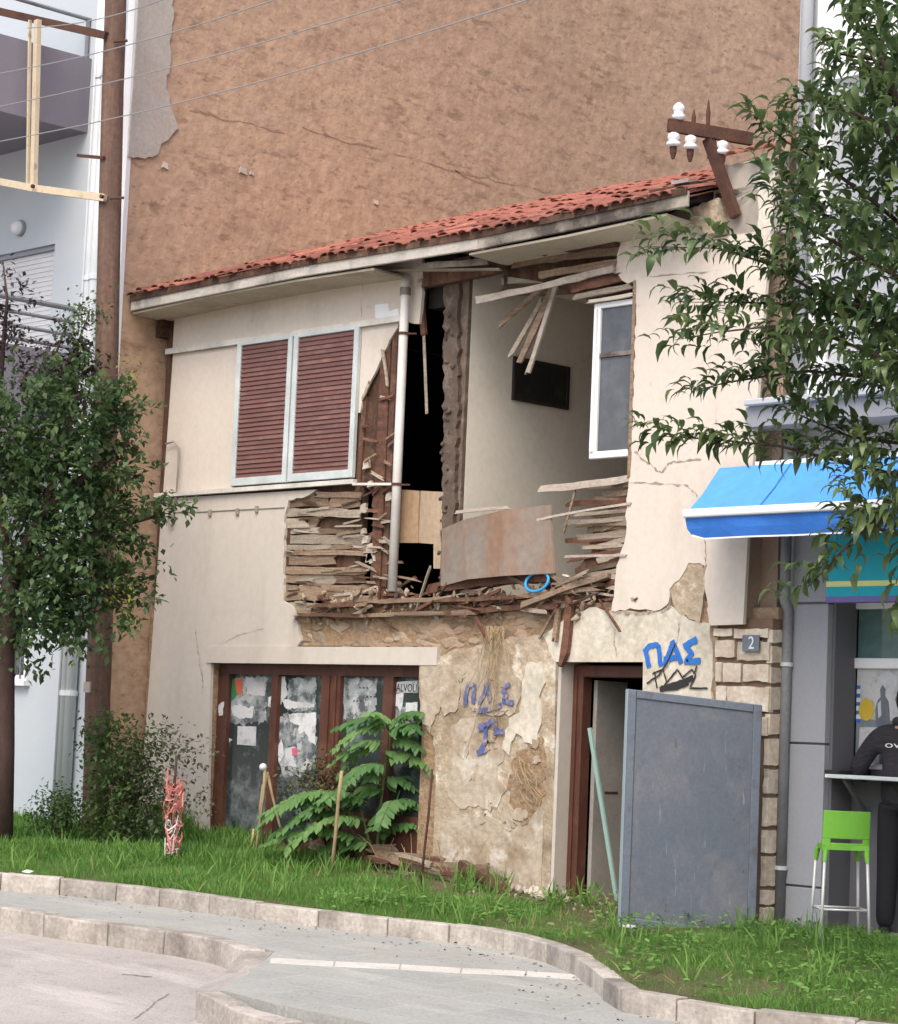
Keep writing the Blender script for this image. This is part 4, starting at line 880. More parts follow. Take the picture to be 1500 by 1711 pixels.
# raised end wall with its own tiles
ez = pY(1240,268).z
sec = [(-.0, 5.7), (-.0, ez-.02), (.05, ez), (4.0, ez+3.9*TB), (4.0, 5.7)]
xl = pY(1196,300).x
MB().prism([Vector((xl, a, b_)) for a, b_ in sec], (7.62-xl+.12, 0, 0)).build('raised_end_wall', M['cream'], OH)
slab('plaster_stain', [(1266,300),(1296,290),(1290,380),(1262,440),(1268,360)], -.004, .003, M['white_plaster'], amp=.01, seed=33)
for k in range(4):
    for row in range(5):
        yy = -.12+row*.345; link('roof_tile', tm, OH, (xl+.06+k*.19, yy, ez+.02+(yy+.1)*TB), (ang, rr.uniform(-.05, .05), rr.uniform(-.1, .1)))
MB().box((xl-.26, -.20, 5.98), (xl-.02, -.0, 6.13)).build('dark_hollow_block', M['dark_in'], OH)  # solid near-black block painting in the shade of an open hollow
MB().box((xl-.28, -.22, 6.131), (xl-.10, -.0, 6.16)).build('cap_stone', M['grey_patch'], OH)
MB().prism(rag([pY(1150,372,-.1), pY(1160,345,-.1), pY(1200,330,-.1), pY(1205,385,-.1), pY(1180,392,-.1)], .01, .04, None, 3), (0,.1,0)).build('corbel', M['old_plaster'], OH)

# ================================================================== LINE BRACKET WITH INSULATORS
BY = -.14
LBK = thing('line_bracket', pY(1230,362,-.06), 'rusty leaning steel bracket with cross arm and white porcelain insulators on house corner', 'power bracket')
MB().beam(pY(1229,362,-.05), pY(1183,232,BY), .085, .06, (1,0,0)).build('post', M['rust'], LBK)
za = pY(1185,222,BY).z
pa, pc = pZ(1116,209,za+.02), pZ(1256,233,za-.02)
arm = MB().beam(pa, pc, .10, .05, (0,0,1)).build('cross_arm', M['rust'], LBK)
d = (pc-pa)
def insul(t, dn, lab=True):
    base = pa+d*t
    prof = [(.018,0),(.05,.012),(.055,.04),(.038,.055),(.042,.075),(.05,.09),(.045,.115),(.03,.13),(.016,.145)]
    if dn:
        i_ = MB().lathe(base+Vector((0,-.03,-.055)), [(r_, -h) for r_, h in [(.02,0),(.045,.015),(.05,.05),(.036,.065),(.058,.085),(.058,.105),(.03,.115)]], 16).build('insulator', M['porcelain'], LBK, True)
        MB().lathe(base+Vector((0,-.03,-.17)), [(.03,0),(.026,-.05),(.012,-.10)], 10).build('pin', M['rust'], i_)
    else:
        i_ = MB().lathe(base+Vector((0,0,.05)), prof, 16).build('insulator', M['porcelain'], LBK, True)
insul(.12, False); insul(.10, True); insul(.30, True); insul(.68, True)
for t, h in ((.30, .16), (.47, .26)):
    b_ = pa+d*t; MB().tube([b_, b_+Vector((0,0,h*.6)), b_+Vector((0,0,h))], [.014, .018, .004], 8).build('spike', M['rust'], LBK)

# ================================================================== UTILITY POLE, SIGN FRAME, WIRES
pY0 = -1.05
pb = pY(158,1405,pY0); ptop = pY(193,-10,pY0); pbz = gz(pb.x, pY0)
d = (ptop-pb); ptop2 = pb+d*1.12
UP = thing('utility_pole', (pb.x, pY0, pbz), 'tall brown wooden utility pole in front of the pale blue building', 'utility pole')
mb = MB(); nseg = 14
path = [pb+d*(1.12*k/nseg)+Vector((random.uniform(-.008,.008), 0, 0)) for k in range(nseg+1)]; path[0].z = pbz-.1
mb.tube(path, [.125-.02*k/nseg for k in range(nseg+1)], 18).build('shaft', M['pole'], UP, True)
c = pY(146,1148,pY0-.12); MB().box(c+Vector((-.05,-.01,-.05)), c+Vector((.05,.01,.05))).build('tag_plate', M['grey_patch'], UP)
for (x, y) in ((212,70),(206,332),(196,640)):
    c = pY(x, y, pY0); MB().tube([c+Vector((-.10,-.08,0)), c+Vector((.03,-.02,0))], .014, 8).build('bolt', M['rust'], UP)
SFm = thing('steel_sign_frame', pY(120,320,pY0-.1), 'empty cream and rust steel sign frame bolted to the utility pole', 'sign frame')
yF = pY0-.12
MB().beam(pY(-60,6,yF-.3), pY(178,60,yF), .075, .06).build('top_beam', M['rust'], SFm)
MB().beam(pY(63,34,yF-.22), pY(56,318,yF-.22), .065, .05, (1,0,0)).build('upright', M['cream_metal'], SFm)
MB().beam(pY(50,34,yF-.24), pY(46,318,yF-.24), .02, .03, (1,0,0)).build('upright_flange', M['cream_metal'], SFm)
MB().beam(pY(-60,292,yF-.34), pY(58,315,yF-.22), .07, .05).build('lower_rail', M['cream_metal'], SFm); MB().beam(pY(58,315,yF-.215), pY(176,331,yF), .07, .05).build('lower_rail', M['cream_metal'], SFm)
MB().beam(pY(130,260,yF), pY(174,264,yF), .03, .03).build('stub', M['rust'], SFm)
for (x, y) in ((57,312),(172,329)): MB().lathe(pY(x, y, yF-.26), [(.02,0),(.02,.03)], 10, (0,-1,0)).build('bolt', M['rust'], SFm)
wires = [('leftmost low', (-40,244), (620,56), 22.5, 15), ('middle', (-40,186), (640,-16), 22.6, 15), ('upper', (-40,130), (440,-20), 22.8, 15), ('topmost', (46,47), (280,-28), 22.9, 16)]
labs = ['lowest of the four thin grey cables crossing in front of the pole', 'second lowest of the four thin grey cables crossing the pole', 'second highest of the four thin grey cables crossing the pole', 'highest and shortest visible grey cable starting at the steel sign frame']
for (nm, a, b_, za_, zb_), lab in zip(wires, labs):
    pa_, pb_ = CAM+ray(*a)*za_, CAM+ray(*b_)*zb_; dd = pb_-pa_; pb_ = pa_+dd*1.5
    pts = [pa_.lerp(pb_, t/16)-Vector((0,0,.12*math.sin(math.pi*t/16))) for t in range(17)]
    o = MB().tube(pts, .0045, 6).build('overhead_cable', M['wire']); tag(o, lab, 'cable', 'overhead cables')

# ================================================================== RIGHT NEIGHBOUR: SHOP BUILDING
RY = .28
rx = pY(1334,120,RY).x
RB = thing('shop_building', (10, RY, gz(10, RY)), 'white and grey shop building with blue awning next to the derelict house', 'building')
cxa, cxb = pY(1316,1250,RY-.06).x, pY(1377,1250,RY-.06).x
lz = pY(1300,690,RY).z
swx0 = pY(1400,1200,RY+.25).x; swz1 = pY(1450,1000,RY).z; shx = 12.5
gz_b = .0
mb = MB()
mb.box((rx, RY, lz), (16, 8, 13)); mb.box((rx, RY+.02, gz_b), (cxb, 8, lz)); mb.box((cxb, RY+.02, swz1), (16, 8, lz)); mb.box((shx, RY+.02, gz_b), (16, 8, swz1)); mb.box((cxb, RY+1.6, gz_b), (shx, 8, swz1))
M['rb_wall'] = mat('pale_grey_wall', (.48,.50,.52), (.43,.45,.48), scale=.8, bump=.1, bscale=30, fine=.05)
mb.build('wall', M['rb_wall'], RB)
# clad column, three panels with joints
zj = [pY(1340,1575,RY-.06).z-.2, pY(1340,1481,RY-.06).z, pY(1340,1242,RY-.06).z, pY(1340,1008,RY-.06).z, lz-.25]
for k in range(4):
    o = MB().box((cxa, RY-.06, zj[k]+.008), (cxb, RY+.018, zj[k+1]-.008)).build('column_panel', M['panel'], RB); bevel(o, .004)
MB().box((cxa+.01, RY-.04, zj[0]), (cxb-.01, RY+.019, zj[4])).build('column_core', M['panel_dk'], RB)
MB().box((cxb+.001, RY+.0, gz_b), (cxb+.03, RY+.40, swz1)).build('column_return', M['panel_dk'], RB)
# shop window
wy = RY+.25
tz = pY(1450,1106,wy).z; bz = pY(1450,1285,wy).z
xw0 = pY(1402,1100,wy).x; xw1 = xw0+2.4
fr = MB(); fr.box((xw0, wy, bz), (xw0+.10, wy+.08, swz1)); fr.box((xw0+.10, wy, tz-.05), (xw1, wy+.08, tz+.03)); fr.box((xw0+.10, wy, swz1-.06), (xw1, wy+.08, swz1)); fr.box((xw0+.10, wy, bz), (xw1, wy+.08, bz+.04)); fr.box((xw0+1.2, wy, bz+.04), (xw0+1.27, wy+.08, tz-.05))
SW = fr.build('shop_window', M['white'], RB); bevel(SW, .005)
MB().box((xw0+.10, wy+.04, tz+.03), (xw1, wy+.05, swz1-.06)).build('pane', M['teal_glass'], SW)
MB().box((xw0+.10, wy+.04, bz+.04), (xw0+1.2, wy+.05, tz-.05)).build('pane', M['lit_glass'], SW)
MB().box((xw0+1.27, wy+.04, bz+.04), (xw1, wy+.05, tz-.05)).build('pane', M['lit_glass'], SW)
MB().box((xw0-.2, wy+.01, gz_b), (shx, wy+.3, bz-.002)).build('stall_riser', M['panel_dk'], RB)
MB().box((cxb+.03, wy+.02, bz), (xw0, wy+.2, swz1)).build('window_cheek', M['panel_dk'], RB)
def decal(px, mt, y, nm='poster_print', parent=SW):
    return MB().prism([pY(a, b_, y) for a, b_ in px], (0, .002, 0)).build(nm, M[mt], parent)
yw = wy+.036
decal([(1424,1112),(1500,1112),(1500,1205),(1424,1200)], 'paper', yw+.002, 'poster')
for k in range(4): decal([(1417,1152+k*14),(1437,1152+k*14),(1437,1160+k*14),(1417,1160+k*14)], 'print', yw, 'stripe'); 
for k in range(5): decal([(1417,1145+k*14),(1437,1145+k*14),(1437,1151+k*14),(1417,1151+k*14)], 'awn_d', yw-.001, 'stripe')
c = pY(1447,1186,yw-.002); MB().prism([c+Vector((math.cos(t)*.07, 0, math.sin(t)*.085)) for t in [2*math.pi*k/20 for k in range(20)]], (0,.002,0)).build('yellow_disc', flat('ochre_print', (.60,.42,.05)), SW)
decal([(1463,1215),(1462,1185),(1466,1170),(1471,1164),(1470,1152),(1474,1144),(1479,1152),(1478,1163),(1484,1172),(1487,1215)], 'board', yw-.003, 'figure_print')
decal([(1466,1176),(1471,1170),(1472,1195),(1467,1200)], 'bluewhite', yw-.005, 'figure_print')
decal([(1436,1215),(1470,1215),(1468,1282),(1432,1282)], 'paper', yw-.001, 'notice')
# shelf counter
cz = pY(1400,1294,wy-.35).z
ct = MB().box((pY(1377,1294,wy-.35).x, wy-.35, cz-.03), (xw1, wy-.002, cz)).build('counter_shelf', M['alu'], RB); bevel(ct, .005)
MB().box((xw0-.12, wy-.30, cz+.001), (xw0+.25, wy-.05, cz+.03)).build('counter_mat', M['ink'], RB)
for xx in (xw0+.3, xw0+1.5): MB().beam((xx, wy-.3, cz-.03), (xx, wy, cz-.30), .03, .03).build('shelf_bracket', M['panel_dk'], RB)
MB().box((xw0-.3, wy-.25, gz(9.5, 0)-.1), (shx, wy+.0, gz(9.5, 0)+.06)).build('doorstep', M['kerb'], RB)
# ledge, pipes
o = MB().box((pY(1241,688,-.16).x, -.16, lz), (16, RY+.3, lz+.05)).build('ledge', M['rb_wall'], RB); bevel(o, .008)
MB().box((pY(1245,710,-.1).x, -.10, lz-.16), (16, RY+.1, lz-.002)).build('ledge_apron', M['panel'], RB)
x_ = pY(1346,120,RY-.07).x
MB().tube([(x_, RY-.07, lz+.05), (x_, RY-.07, 13)], .05, 14).build('downpipe', M['rb_wall'], RB, True)
MB().box((x_+.07, RY-.03, lz+.06), (x_+.24, RY-.001, 13)).build('pilaster', M['white'], RB)
x_ = pY(1310,1250,RY-.09).x
g_ = MB().tube([(x_, RY-.09, .35), (x_, RY-.09, 2.62), (x_+.0, RY-.09, 2.72), (x_-.015, RY-.12, 2.82), (x_-.015, RY-.12, lz-.17)], .042, 12).build('downpipe', M['pipe_g'], RB, True)
for zc in (.75, 2.3): MB().lathe((x_, RY-.09, zc), [(.052,0),(.052,.03)], 12).build('pipe_clip', M['alu'], g_)
# upper balcony
bzl = pY(1440,131,-.7).z
mb = MB(); bx = pY(1396,131,-.7).x
mb.box((bx, -.8, bzl), (16, -.68, bzl+1.6)); mb.box((bx, -.68, bzl), (bx+.1, RY, bzl+1.6)); mb.box((bx+.1, -.68, bzl+.003), (16, RY, bzl+.15)); mb.build('balcony', M['white'], RB)
# ================================================================== AWNINGS
az = pY(1202,782,-.12)
AW = thing('blue_awning', (az.x+1.5, RY, az.z), 'bright blue fabric awning with white front bar over the shop', 'awning')
xa_, xe = az.x, 13.0
fb = pY(1146,858,-.62)
mb = MB(); n = 16
top = [(xa_+(xe-xa_)*k/n, -.12, az.z+.004*math.sin(k*2.1)) for k in range(n+1)]; bot = [(fb.x+.0+(xe-fb.x)*k/n, -.62, fb.z-.006*math.sin(k*1.7)) for k in range(n+1)]
mid = [tuple((Vector(a)*.5+Vector(b_)*.5)-Vector((0,0,.022+.010*math.sin(i_*1.9)))) for i_, (a, b_) in enumerate(zip(top, bot))]
mb.add(top+mid+bot, [(k, n+1+k, n+2+k, k+1) for k in range(n)]+[(n+1+k, 2*n+2+k, 2*n+3+k, n+2+k) for k in range(n)])
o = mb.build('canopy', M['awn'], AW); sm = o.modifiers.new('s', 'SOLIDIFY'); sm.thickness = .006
for k in (2, 5, 8, 11, 14): ribbon(MB(), [Vector(top[k])+Vector((0,0,.004)), Vector(mid[k])+Vector((0,0,.004)), Vector(bot[k])+Vector((0,0,.004))], .012, Vector((0,-.5,.8)).normalized(), .003).build('canopy_seam', M['awn_d'], AW)
o = MB().box((fb.x-.01, -.66, fb.z-.035), (xe, -.60, fb.z+.03)).build('front_bar', M['white'], AW); bevel(o, .015, 2)
mb = MB(); vt, vm, vb = [], [], []
for k in range(n*2+1):
    x = fb.x+(xe-fb.x)*k/(2*n); wv = .01*math.sin(k*1.3)
    dl = .02 if k == 0 else 0
    vt.append((x, -.63, fb.z-.037)); vm.append((x+dl, -.625+wv, fb.z-.12)); vb.append((x+dl*3, -.61+wv*1.5, fb.z-.20+dl*1.4))
m_ = 2*n; mb.add(vt+vm+vb, [(k, m_+1+k, m_+2+k, k+1) for k in range(m_)]+[(m_+1+k, 2*m_+2+k, 2*m_+3+k, m_+2+k) for k in range(m_)])
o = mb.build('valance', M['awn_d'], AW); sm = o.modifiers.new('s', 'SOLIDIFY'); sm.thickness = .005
mb = MB(); ribbon(mb, [Vector(v)+Vector((0,0,.004)) for v in vb], .012, (0,-1,0), .006); mb.build('valance_hem', M['white'], AW)
MB().box((xa_+.35, -.12, az.z-.05), (xe, RY, az.z+.03)).build('roller_case', M['white'], AW)
for xx in (xa_+.9, xe-.6): MB().beam((xx, RY, az.z-.35), (xx, -.6, fb.z), .03, .03).build('arm', M['alu'], AW)
# teal sign under it
ty = -.02
t0, t1 = pY(1388,900,ty), pY(1380,1000,ty)
TS = thing('teal_fascia_sign', (t0.x+1, ty, t1.z), 'teal shop sign panel with pale yellow stripe beneath the blue awning', 'sign')
MB().box((t1.x-.0, ty, t1.z), (13, RY-.002, pY(1388,880,ty).z)).build('panel', M['teal'], TS)
z_ = pY(1390,976,ty).z; MB().box((t1.x-.001, ty-.004, z_-.02), (13, ty-.001, z_+.02)).build('yellow_stripe', M['yellow'], TS)
MB().box((t1.x-.002, ty-.006, t1.z-.03), (13, ty+.1, t1.z+.012)).build('bottom_trim', M['purple'], TS)

# ================================================================== GREY DISPLAY BOARD
X0, Y0 = pG(1036,1546).x, pG(1036,1546).y
dirb = Vector((math.cos(R(56)), math.sin(R(56)), 0)); wB = 1.045
X1, Y1 = X0+dirb.x*wB, Y0+dirb.y*wB
BL = Vector((X0, Y0, zat(X0, Y0, 1552))); TL = Vector((X0, Y0, zat(X0, Y0, 1151))); BR_ = Vector((X1, Y1, zat(X1, Y1, 1580))); TR = Vector((X1, Y1, zat(X1, Y1, 1178)))
BD = thing('display_board', (X0+dirb.x*.5, Y0+dirb.y*.5, gz(X0+.3, Y0+.3)), 'large blank grey framed board standing on the lawn by the doorway', 'board')
nb = Vector((dirb.y, -dirb.x, 0)); th = .07
def lerpq(u, v): return BL.lerp(BR_, u).lerp(TL.lerp(TR, u), v)
fw, fh = .065, .035
def quadslab(u0, v0, u1, v1, off, t_): return MB().prism([lerpq(u0, v0)+nb*off, lerpq(u1, v0)+nb*off, lerpq(u1, v1)+nb*off, lerpq(u0, v1)+nb*off], -nb*t_)
o = quadslab(fw, .05, 1-fw, 1-fh, -.012, .03).build('face_panel', M['board'], BD)
for nm, q in (('frame_stile', (0, 0, fw-.002, 1)), ('frame_stile', (1-fw+.002, 0, 1, 1)), ('frame_rail', (fw, 1-fh, 1-fw, 1)), ('frame_rail', (fw, 0, 1-fw, .05))):
    o = quadslab(*q, 0, th).build(nm, M['board_fr'], BD); bevel(o, .006)
MB().prism([BL+nb*.001-dirb*.004, TL+nb*.001-dirb*.004, TL-nb*th-dirb*.004, BL-nb*th-dirb*.004], dirb*.004).build('side_strip', M['board_ed'], BD)
# leaning pale green bar in the doorway
o = MB().beam(pY(985,1216,.08), pG(1031,1503)+Vector((0,0,-.02)), .035, .02, (1,0,0)).build('leaning_bar', M['teal_bar']); tag(o, 'thin pale green bar leaning inside the dark doorway', 'bar')

# ================================================================== GREEN BAR STOOL
ST = pG(1402,1574); 
stool = thing('bar_stool', (ST.x, ST.y, gz(ST.x, ST.y)), 'bright green plastic bar stool with pale metal legs outside the shop', 'stool')
vr = Vector((r2.x, r2.y, 0)).normalized(); rz = math.atan2(vr.y, vr.x)+R(4)
SMx = Matrix.Translation((ST.x, ST.y, gz(ST.x, ST.y))) @ Matrix.Rotation(rz, 4, 'Z') @ Matrix.Diagonal((.80,.80,1,1))
def sloc(mb_, name, mt, bev=0, smooth=False):
    mb_.v = [tuple(SMx @ Vector(v)) for v in mb_.v]; o = mb_.build(name, mt, stool, smooth)
    if bev: bevel(o, bev, 3)
    return o
hs = .70
# seat (dished) and one-piece low back with slot; local -y faces the viewer
mb = MB(); n = 10
def seatpt(u, v, dz):  # u,v in -1..1
    r_ = .205; return (u*r_*(1-.10*max(0, v)), v*.19, hs+dz-.02*(1-u*u)*(1-v*v))
gridt = [seatpt(-1+2*i/n, -1+2*j/n, 0) for j in range(n+1) for i in range(n+1)]; gridb = [(x, y, hs-.035) for x, y, z in gridt]
q = n+1; fs = [(j*q+i, j*q+i+1, (j+1)*q+i+1, (j+1)*q+i) for j in range(n) for i in range(n)]
per = [(i) for i in range(n)]+[j*q+n for j in range(n)]+[n*q+n-i for i in range(n)]+[(n-j)*q for j in range(n)]
Nn = q*q; fs2 = fs+[tuple(k+Nn for k in reversed(f)) for f in fs]+[(per[(k+1) % len(per)], per[k], per[k]+Nn, per[(k+1) % len(per)]+Nn) for k in range(len(per))]
mb.add(gridt+gridb, fs2); sloc(mb, 'seat', M['green_pl'], 0, False)
def backy(x, z): return -.195+.05*(x/.22)**2-.12*(z-hs)
def backpanel(x0, x1, z0, z1, name):
    mb_ = MB(); k = 10; F_, B_ = [], []
    for zz in (z0, (z0+z1)/2, z1):
        for i in range(k+1):
            x = x0+(x1-x0)*i/k; yy = backy(x, zz); F_.append((x, yy, zz)); B_.append((x, yy+.016, zz))
    q = k+1; fs = []
    for j in range(2):
        for i in range(k): fs.append((j*q+i, j*q+i+1, (j+1)*q+i+1, (j+1)*q+i))
    Nn = len(F_); fs += [tuple(v+Nn for v in reversed(f)) for f in fs]
    per = list(range(k))+[k, q+k]+[2*q+k-i for i in range(k)]+[2*q, q]
    fs += [(per[(i+1) % len(per)], per[i], per[i]+Nn, per[(i+1) % len(per)]+Nn) for i in range(len(per))]
    mb_.add(F_+B_, fs); return sloc(mb_, name, M['green_pl'], .004)
bk = backpanel(-.215, .215, hs+.045, hs+.245, 'backrest')
backpanel(-.215, -.145, hs-.04, hs+.0445, 'back_support'); backpanel(.145, .215, hs-.04, hs+.0445, 'back_support'); backpanel(-.1445, .1445, hs-.035, hs+.015, 'back_bridge')
for sx in (-1, 1):
    for sy_ in (-1, 1):
        mb = MB(); mb.tube([(sx*.185, sy_*.165, hs-.03), (sx*.195, sy_*.18, hs-.12)], [.028, .02], 10); sloc(mb, 'leg_socket', M['green_pl'])
        mb = MB(); mb.tube([(sx*.194, sy_*.178, hs-.10), (sx*.225, sy_*.215, -.02)], [.0155, .014], 10); sloc(mb, 'leg', M['legs'], 0, True)
fz_ = .24
for a, b_ in (((-.21,-.2),(.21,-.2)),((-.21,.2),(.21,.2)),((-.21,-.2),(-.21,.2)),((.21,-.2),(.21,.2))):
    mb = MB(); mb.tube([(a[0], a[1], fz_), (b_[0], b_[1], fz_)], .009, 8); sloc(mb, 'footrest', M['legs'], 0, True)

# ================================================================== PERSON AT THE COUNTER
pg = pG(1505,1566)
PE = thing('person', (pg.x, pg.y, gz(pg.x, pg.y)), 'person in black lettered jacket leaning on the shop counter, seen from behind', 'person')
g0 = gz(pg.x, pg.y)
# local frame: +f towards the window (into the scene, a bit left), s = to the person's right
fdir = Vector((-.52, .85, 0)).normalized(); sdir = Vector((fdir.y, -fdir.x, 0))
def pp(s, f, z): return Vector((pg.x, pg.y, g0)) + sdir*s + fdir*f + Vector((0, 0, z))
def skin(name, chain, mt, parent, sub=2, root=0):
    verts = [v[0] for v in chain[0]]; rad = [v[1] for v in chain[0]]
    me = bpy.data.meshes.new(name); base = org(parent)
    me.from_pydata([tuple(v-base) for v in verts], chain[1], [])
    o = bpy.data.objects.new(name, me); COL.objects.link(o); o.parent = parent; ORG[o.name] = base
    sk = o.modifiers.new('skin', 'SKIN'); sk.use_smooth_shade = True
    for i, r_ in enumerate(rad): me.skin_vertices[0].data[i].radius = r_ if isinstance(r_, tuple) else (r_, r_); me.skin_vertices[0].data[i].use_root = (i == root)
    ss = o.modifiers.new('sub', 'SUBSURF'); ss.levels = sub; ss.render_levels = sub
    me.materials.append(mt); return o
dg = lambda: bpy.context.evaluated_depsgraph_get()
# one continuous body, later clothed
lh = pZ(1452,1290,cz+.05)
V_ = [(pp(0,0,1.0),(.105,.085)),(pp(0,.01,1.18),(.125,.10)),(pp(0,.03,1.37),(.145,.105)),(pp(0,.05,1.50),(.12,.08)),(pp(0,.07,1.585),(.055,.055)),(pp(0,.09,1.64),(.05,.05)),   # 0-5 spine, neck
      (pp(-.205,.05,1.475),.068),(pp(-.37,.13,1.22),.052),(pp(-.30,.36,1.17),.04),(pp(-.27,.43,1.175),.03),   # 6-9 left arm
      (pp(.205,.05,1.475),.068),(pp(.34,.12,1.22),.052),(pp(.24,.38,1.17),.04),(pp(.20,.45,1.175),.03),      # 10-13 right arm
      (pp(-.095,0,.93),.078),(pp(-.11,.02,.52),.052),(pp(-.12,-.02,.10),.036),(pp(-.12,.0,.05),.045),(pp(-.13,.14,.035),.038),
      (pp(.095,0,.93),.078),(pp(.11,.03,.52),.052),(pp(.12,-.02,.10),.036),(pp(.12,.0,.05),.045),(pp(.13,.14,.035),.038)]
Ed = [(0,1),(1,2),(2,3),(3,4),(4,5),(3,6),(6,7),(7,8),(8,9),(3,10),(10,11),(11,12),(12,13),(0,14),(14,15),(15,16),(16,17),(17,18),(0,19),(19,20),(20,21),(21,22),(22,23)]
body = skin('body', (V_, Ed), M['skin'], PE)
# clothes as slightly larger shells
jk = [(v, (r_[0]+.055, r_[1]+.045) if isinstance(r_, tuple) else r_+.022) for v, r_ in V_]; jk[0] = (pp(0,-.01,.85), (.205,.165)); jk[1] = (jk[1][0], (.19,.155))
ji = [0,1,2,3,4,6,7,8,10,11,12]; mp = {k: i for i, k in enumerate(ji)}
jacket = skin('jacket', ([jk[k] for k in ji], [(mp[a], mp[b_]) for a, b_ in Ed if a in mp and b_ in mp]), M['jacket'], PE)
ti = [0,14,15,16,19,20,21]; mp = {k: i for i, k in enumerate(ti)}
tv = [(pp(0,0,1.06) if k == 0 else V_[k][0], (.16,.125) if k == 0 else V_[k][1]+.036) for k in ti]
tv = [(v-Vector((0,0,.05)) if i_ in (3, 6) else v, r_) for i_, (v, r_) in enumerate(tv)]
skin('trousers', (tv, [(mp[a], mp[b_]) for a, b_ in Ed if a in mp and b_ in mp]), M['trousers'], PE)
for s in (-1, 1): skin('shoe', ([(pp(s*.12,-.06,.045),.048),(pp(s*.125,.05,.045),.05),(pp(s*.13,.18,.035),.04)], [(0,1),(1,2)]), M['shoe'], PE)
# head with face, ears, hair
hc = pp(0,.115,1.76)
bm = bmesh.new(); bmesh.ops.create_uvsphere(bm, u_segments=24, v_segments=18, radius=1)
for v in bm.verts:
    x, y, z = v.co; v.co = (x*.075*(1-.18*max(0, -z)), y*.095*(1-.1*max(0, -z)), z*.115)
    if y > .75 and abs(x) < .25 and -.45 < z < .05: v.co.y += .018*(1-abs(x)*4)*(1 if z < -.1 else .6)   # nose
    if y > .8 and .02 < z < .25 and .25 < abs(x) < .5: v.co.y -= .006                                        # eye sockets
me = bpy.data.meshes.new('head'); 
Mh = Matrix.Translation(hc-org(PE)) @ Matrix((sdir, fdir, Vector((0,0,1)))).transposed().to_4x4() @ Matrix.Rotation(R(-12), 4, 'X')
bm.transform(Mh); bm.to_mesh(me); bm.free(); me.materials.append(M['skin']); me.polygons.foreach_set('use_smooth', [True]*len(me.polygons))
hd = bpy.data.objects.new('head', me); COL.objects.link(hd); hd.parent = PE; ORG[hd.name] = org(PE)
for nm, q, r_, mt in (('eye',(-.03,.086,.012),.011,'porcelain'),('eye',(.03,.086,.012),.011,'porcelain'),('mouth',(0,.086,-.055),.014,'pink'),('ear',(-.075,0,0),.022,'skin'),('ear',(.075,0,0),.022,'skin')):
    c = (Mh @ Vector(q))+org(PE); MB().lathe(c-Vector((0,0,r_)), [(.3*r_,0),(.8*r_,.4*r_),(r_,r_),(.8*r_,1.6*r_),(.3*r_,2*r_)], 10).build(nm, M[mt], hd, True)
bm = bmesh.new(); bmesh.ops.create_uvsphere(bm, u_segments=24, v_segments=18, radius=1)
bmesh.ops.delete(bm, geom=[v for v in bm.verts if (v.co.y > .35 and v.co.z < .55) or v.co.z < -.55], context='VERTS')
for v in bm.verts:
    x, y, z = v.co; k = 1+.03*noise.noise(v.co*6); v.co = (x*.086*k, y*.107*k, z*.128*k)
bm.transform(Mh); me = bpy.data.meshes.new('hair'); bm.to_mesh(me); bm.free(); me.materials.append(M['hair'])
hr = bpy.data.objects.new('hair', me); COL.objects.link(hr); hr.parent = PE; hr.modifiers.new('s', 'SOLIDIFY').thickness = .01
skin('hood', ([(pp(-.10,.03,1.585),.038),(pp(0,-.03,1.60),.05),(pp(.10,.03,1.585),.038)], [(0,1),(1,2)]), M['jacket'], PE)
# hands: palm and five fingers each resting on the shelf
for s in (-1, 1):
    w0 = pp(s*.27,.42,0) if s < 0 else pp(.21,.43,0); w0.z = g0+1.175
    vs = [(w0,.028),(w0+fdir*.05,(.036,.02)),(w0+fdir*.09,(.038,.018))]; es = [(0,1),(1,2)]
    for k, (o_, ln) in enumerate(((-.03,.06),(-.01,.075),(.01,.08),(.03,.07))):
        b0i = len(vs); st_ = w0+fdir*.09+sdir*o_; vs += [(st_+fdir*.012,.0095),(st_+fdir*(ln*.55)+Vector((0,0,.008)),.009),(st_+fdir*ln-Vector((0,0,.008)),.008)]; es += [(2,b0i),(b0i,b0i+1),(b0i+1,b0i+2)]
    b0i = len(vs); st_ = w0+fdir*.04-sdir*(s*.035)*-1*-1; vs += [(st_+fdir*.02-sdir*s*.02,.0105),(st_+fdir*.06-sdir*s*.035,.009)]; es += [(1,b0i),(b0i,b0i+1)]
    skin('hand', (vs, es), M['skin'], PE)
# lettering across the back, wrapped on the jacket
from mathutils.bvhtree import BVHTree
bpy.context.view_layer.update()
ev = jacket.evaluated_get(dg()); mj = ev.to_mesh(); bv = BVHTree.FromPolygons([jacket.matrix_world @ v.co for v in mj.vertices], [tuple(p.vertices) for p in mj.polygons]); ev.to_mesh_clear()
cu = bpy.data.curves.new('lettering', 'FONT'); cu.body = 'overg'; ob = bpy.data.objects.new('lt', cu); COL.objects.link(ob); bpy.context.view_layer.update()
me = bpy.data.meshes.new_from_object(ob); bpy.data.objects.remove(ob)
bm = bmesh.new(); bm.from_mesh(me); bmesh.ops.triangulate(bm, faces=bm.faces); bmesh.ops.subdivide_edges(bm, edges=bm.edges, cuts=1)
wd = max(v.co.x for v in bm.verts)
for v in bm.verts:
    s = -.15+v.co.x/wd*.27; z = 1.395+v.co.y*.07
    h = bv.ray_cast(pp(s, -1.0, z), fdir)
    v.co = (h[0]-fdir*.004 if h[0] else pp(s, -.05, z)) - org(PE)
bm.to_mesh(me); bm.free(); me.materials.clear(); me.materials.append(M['print']); o = bpy.data.objects.new('lettering', me); COL.objects.link(o); o.parent = PE

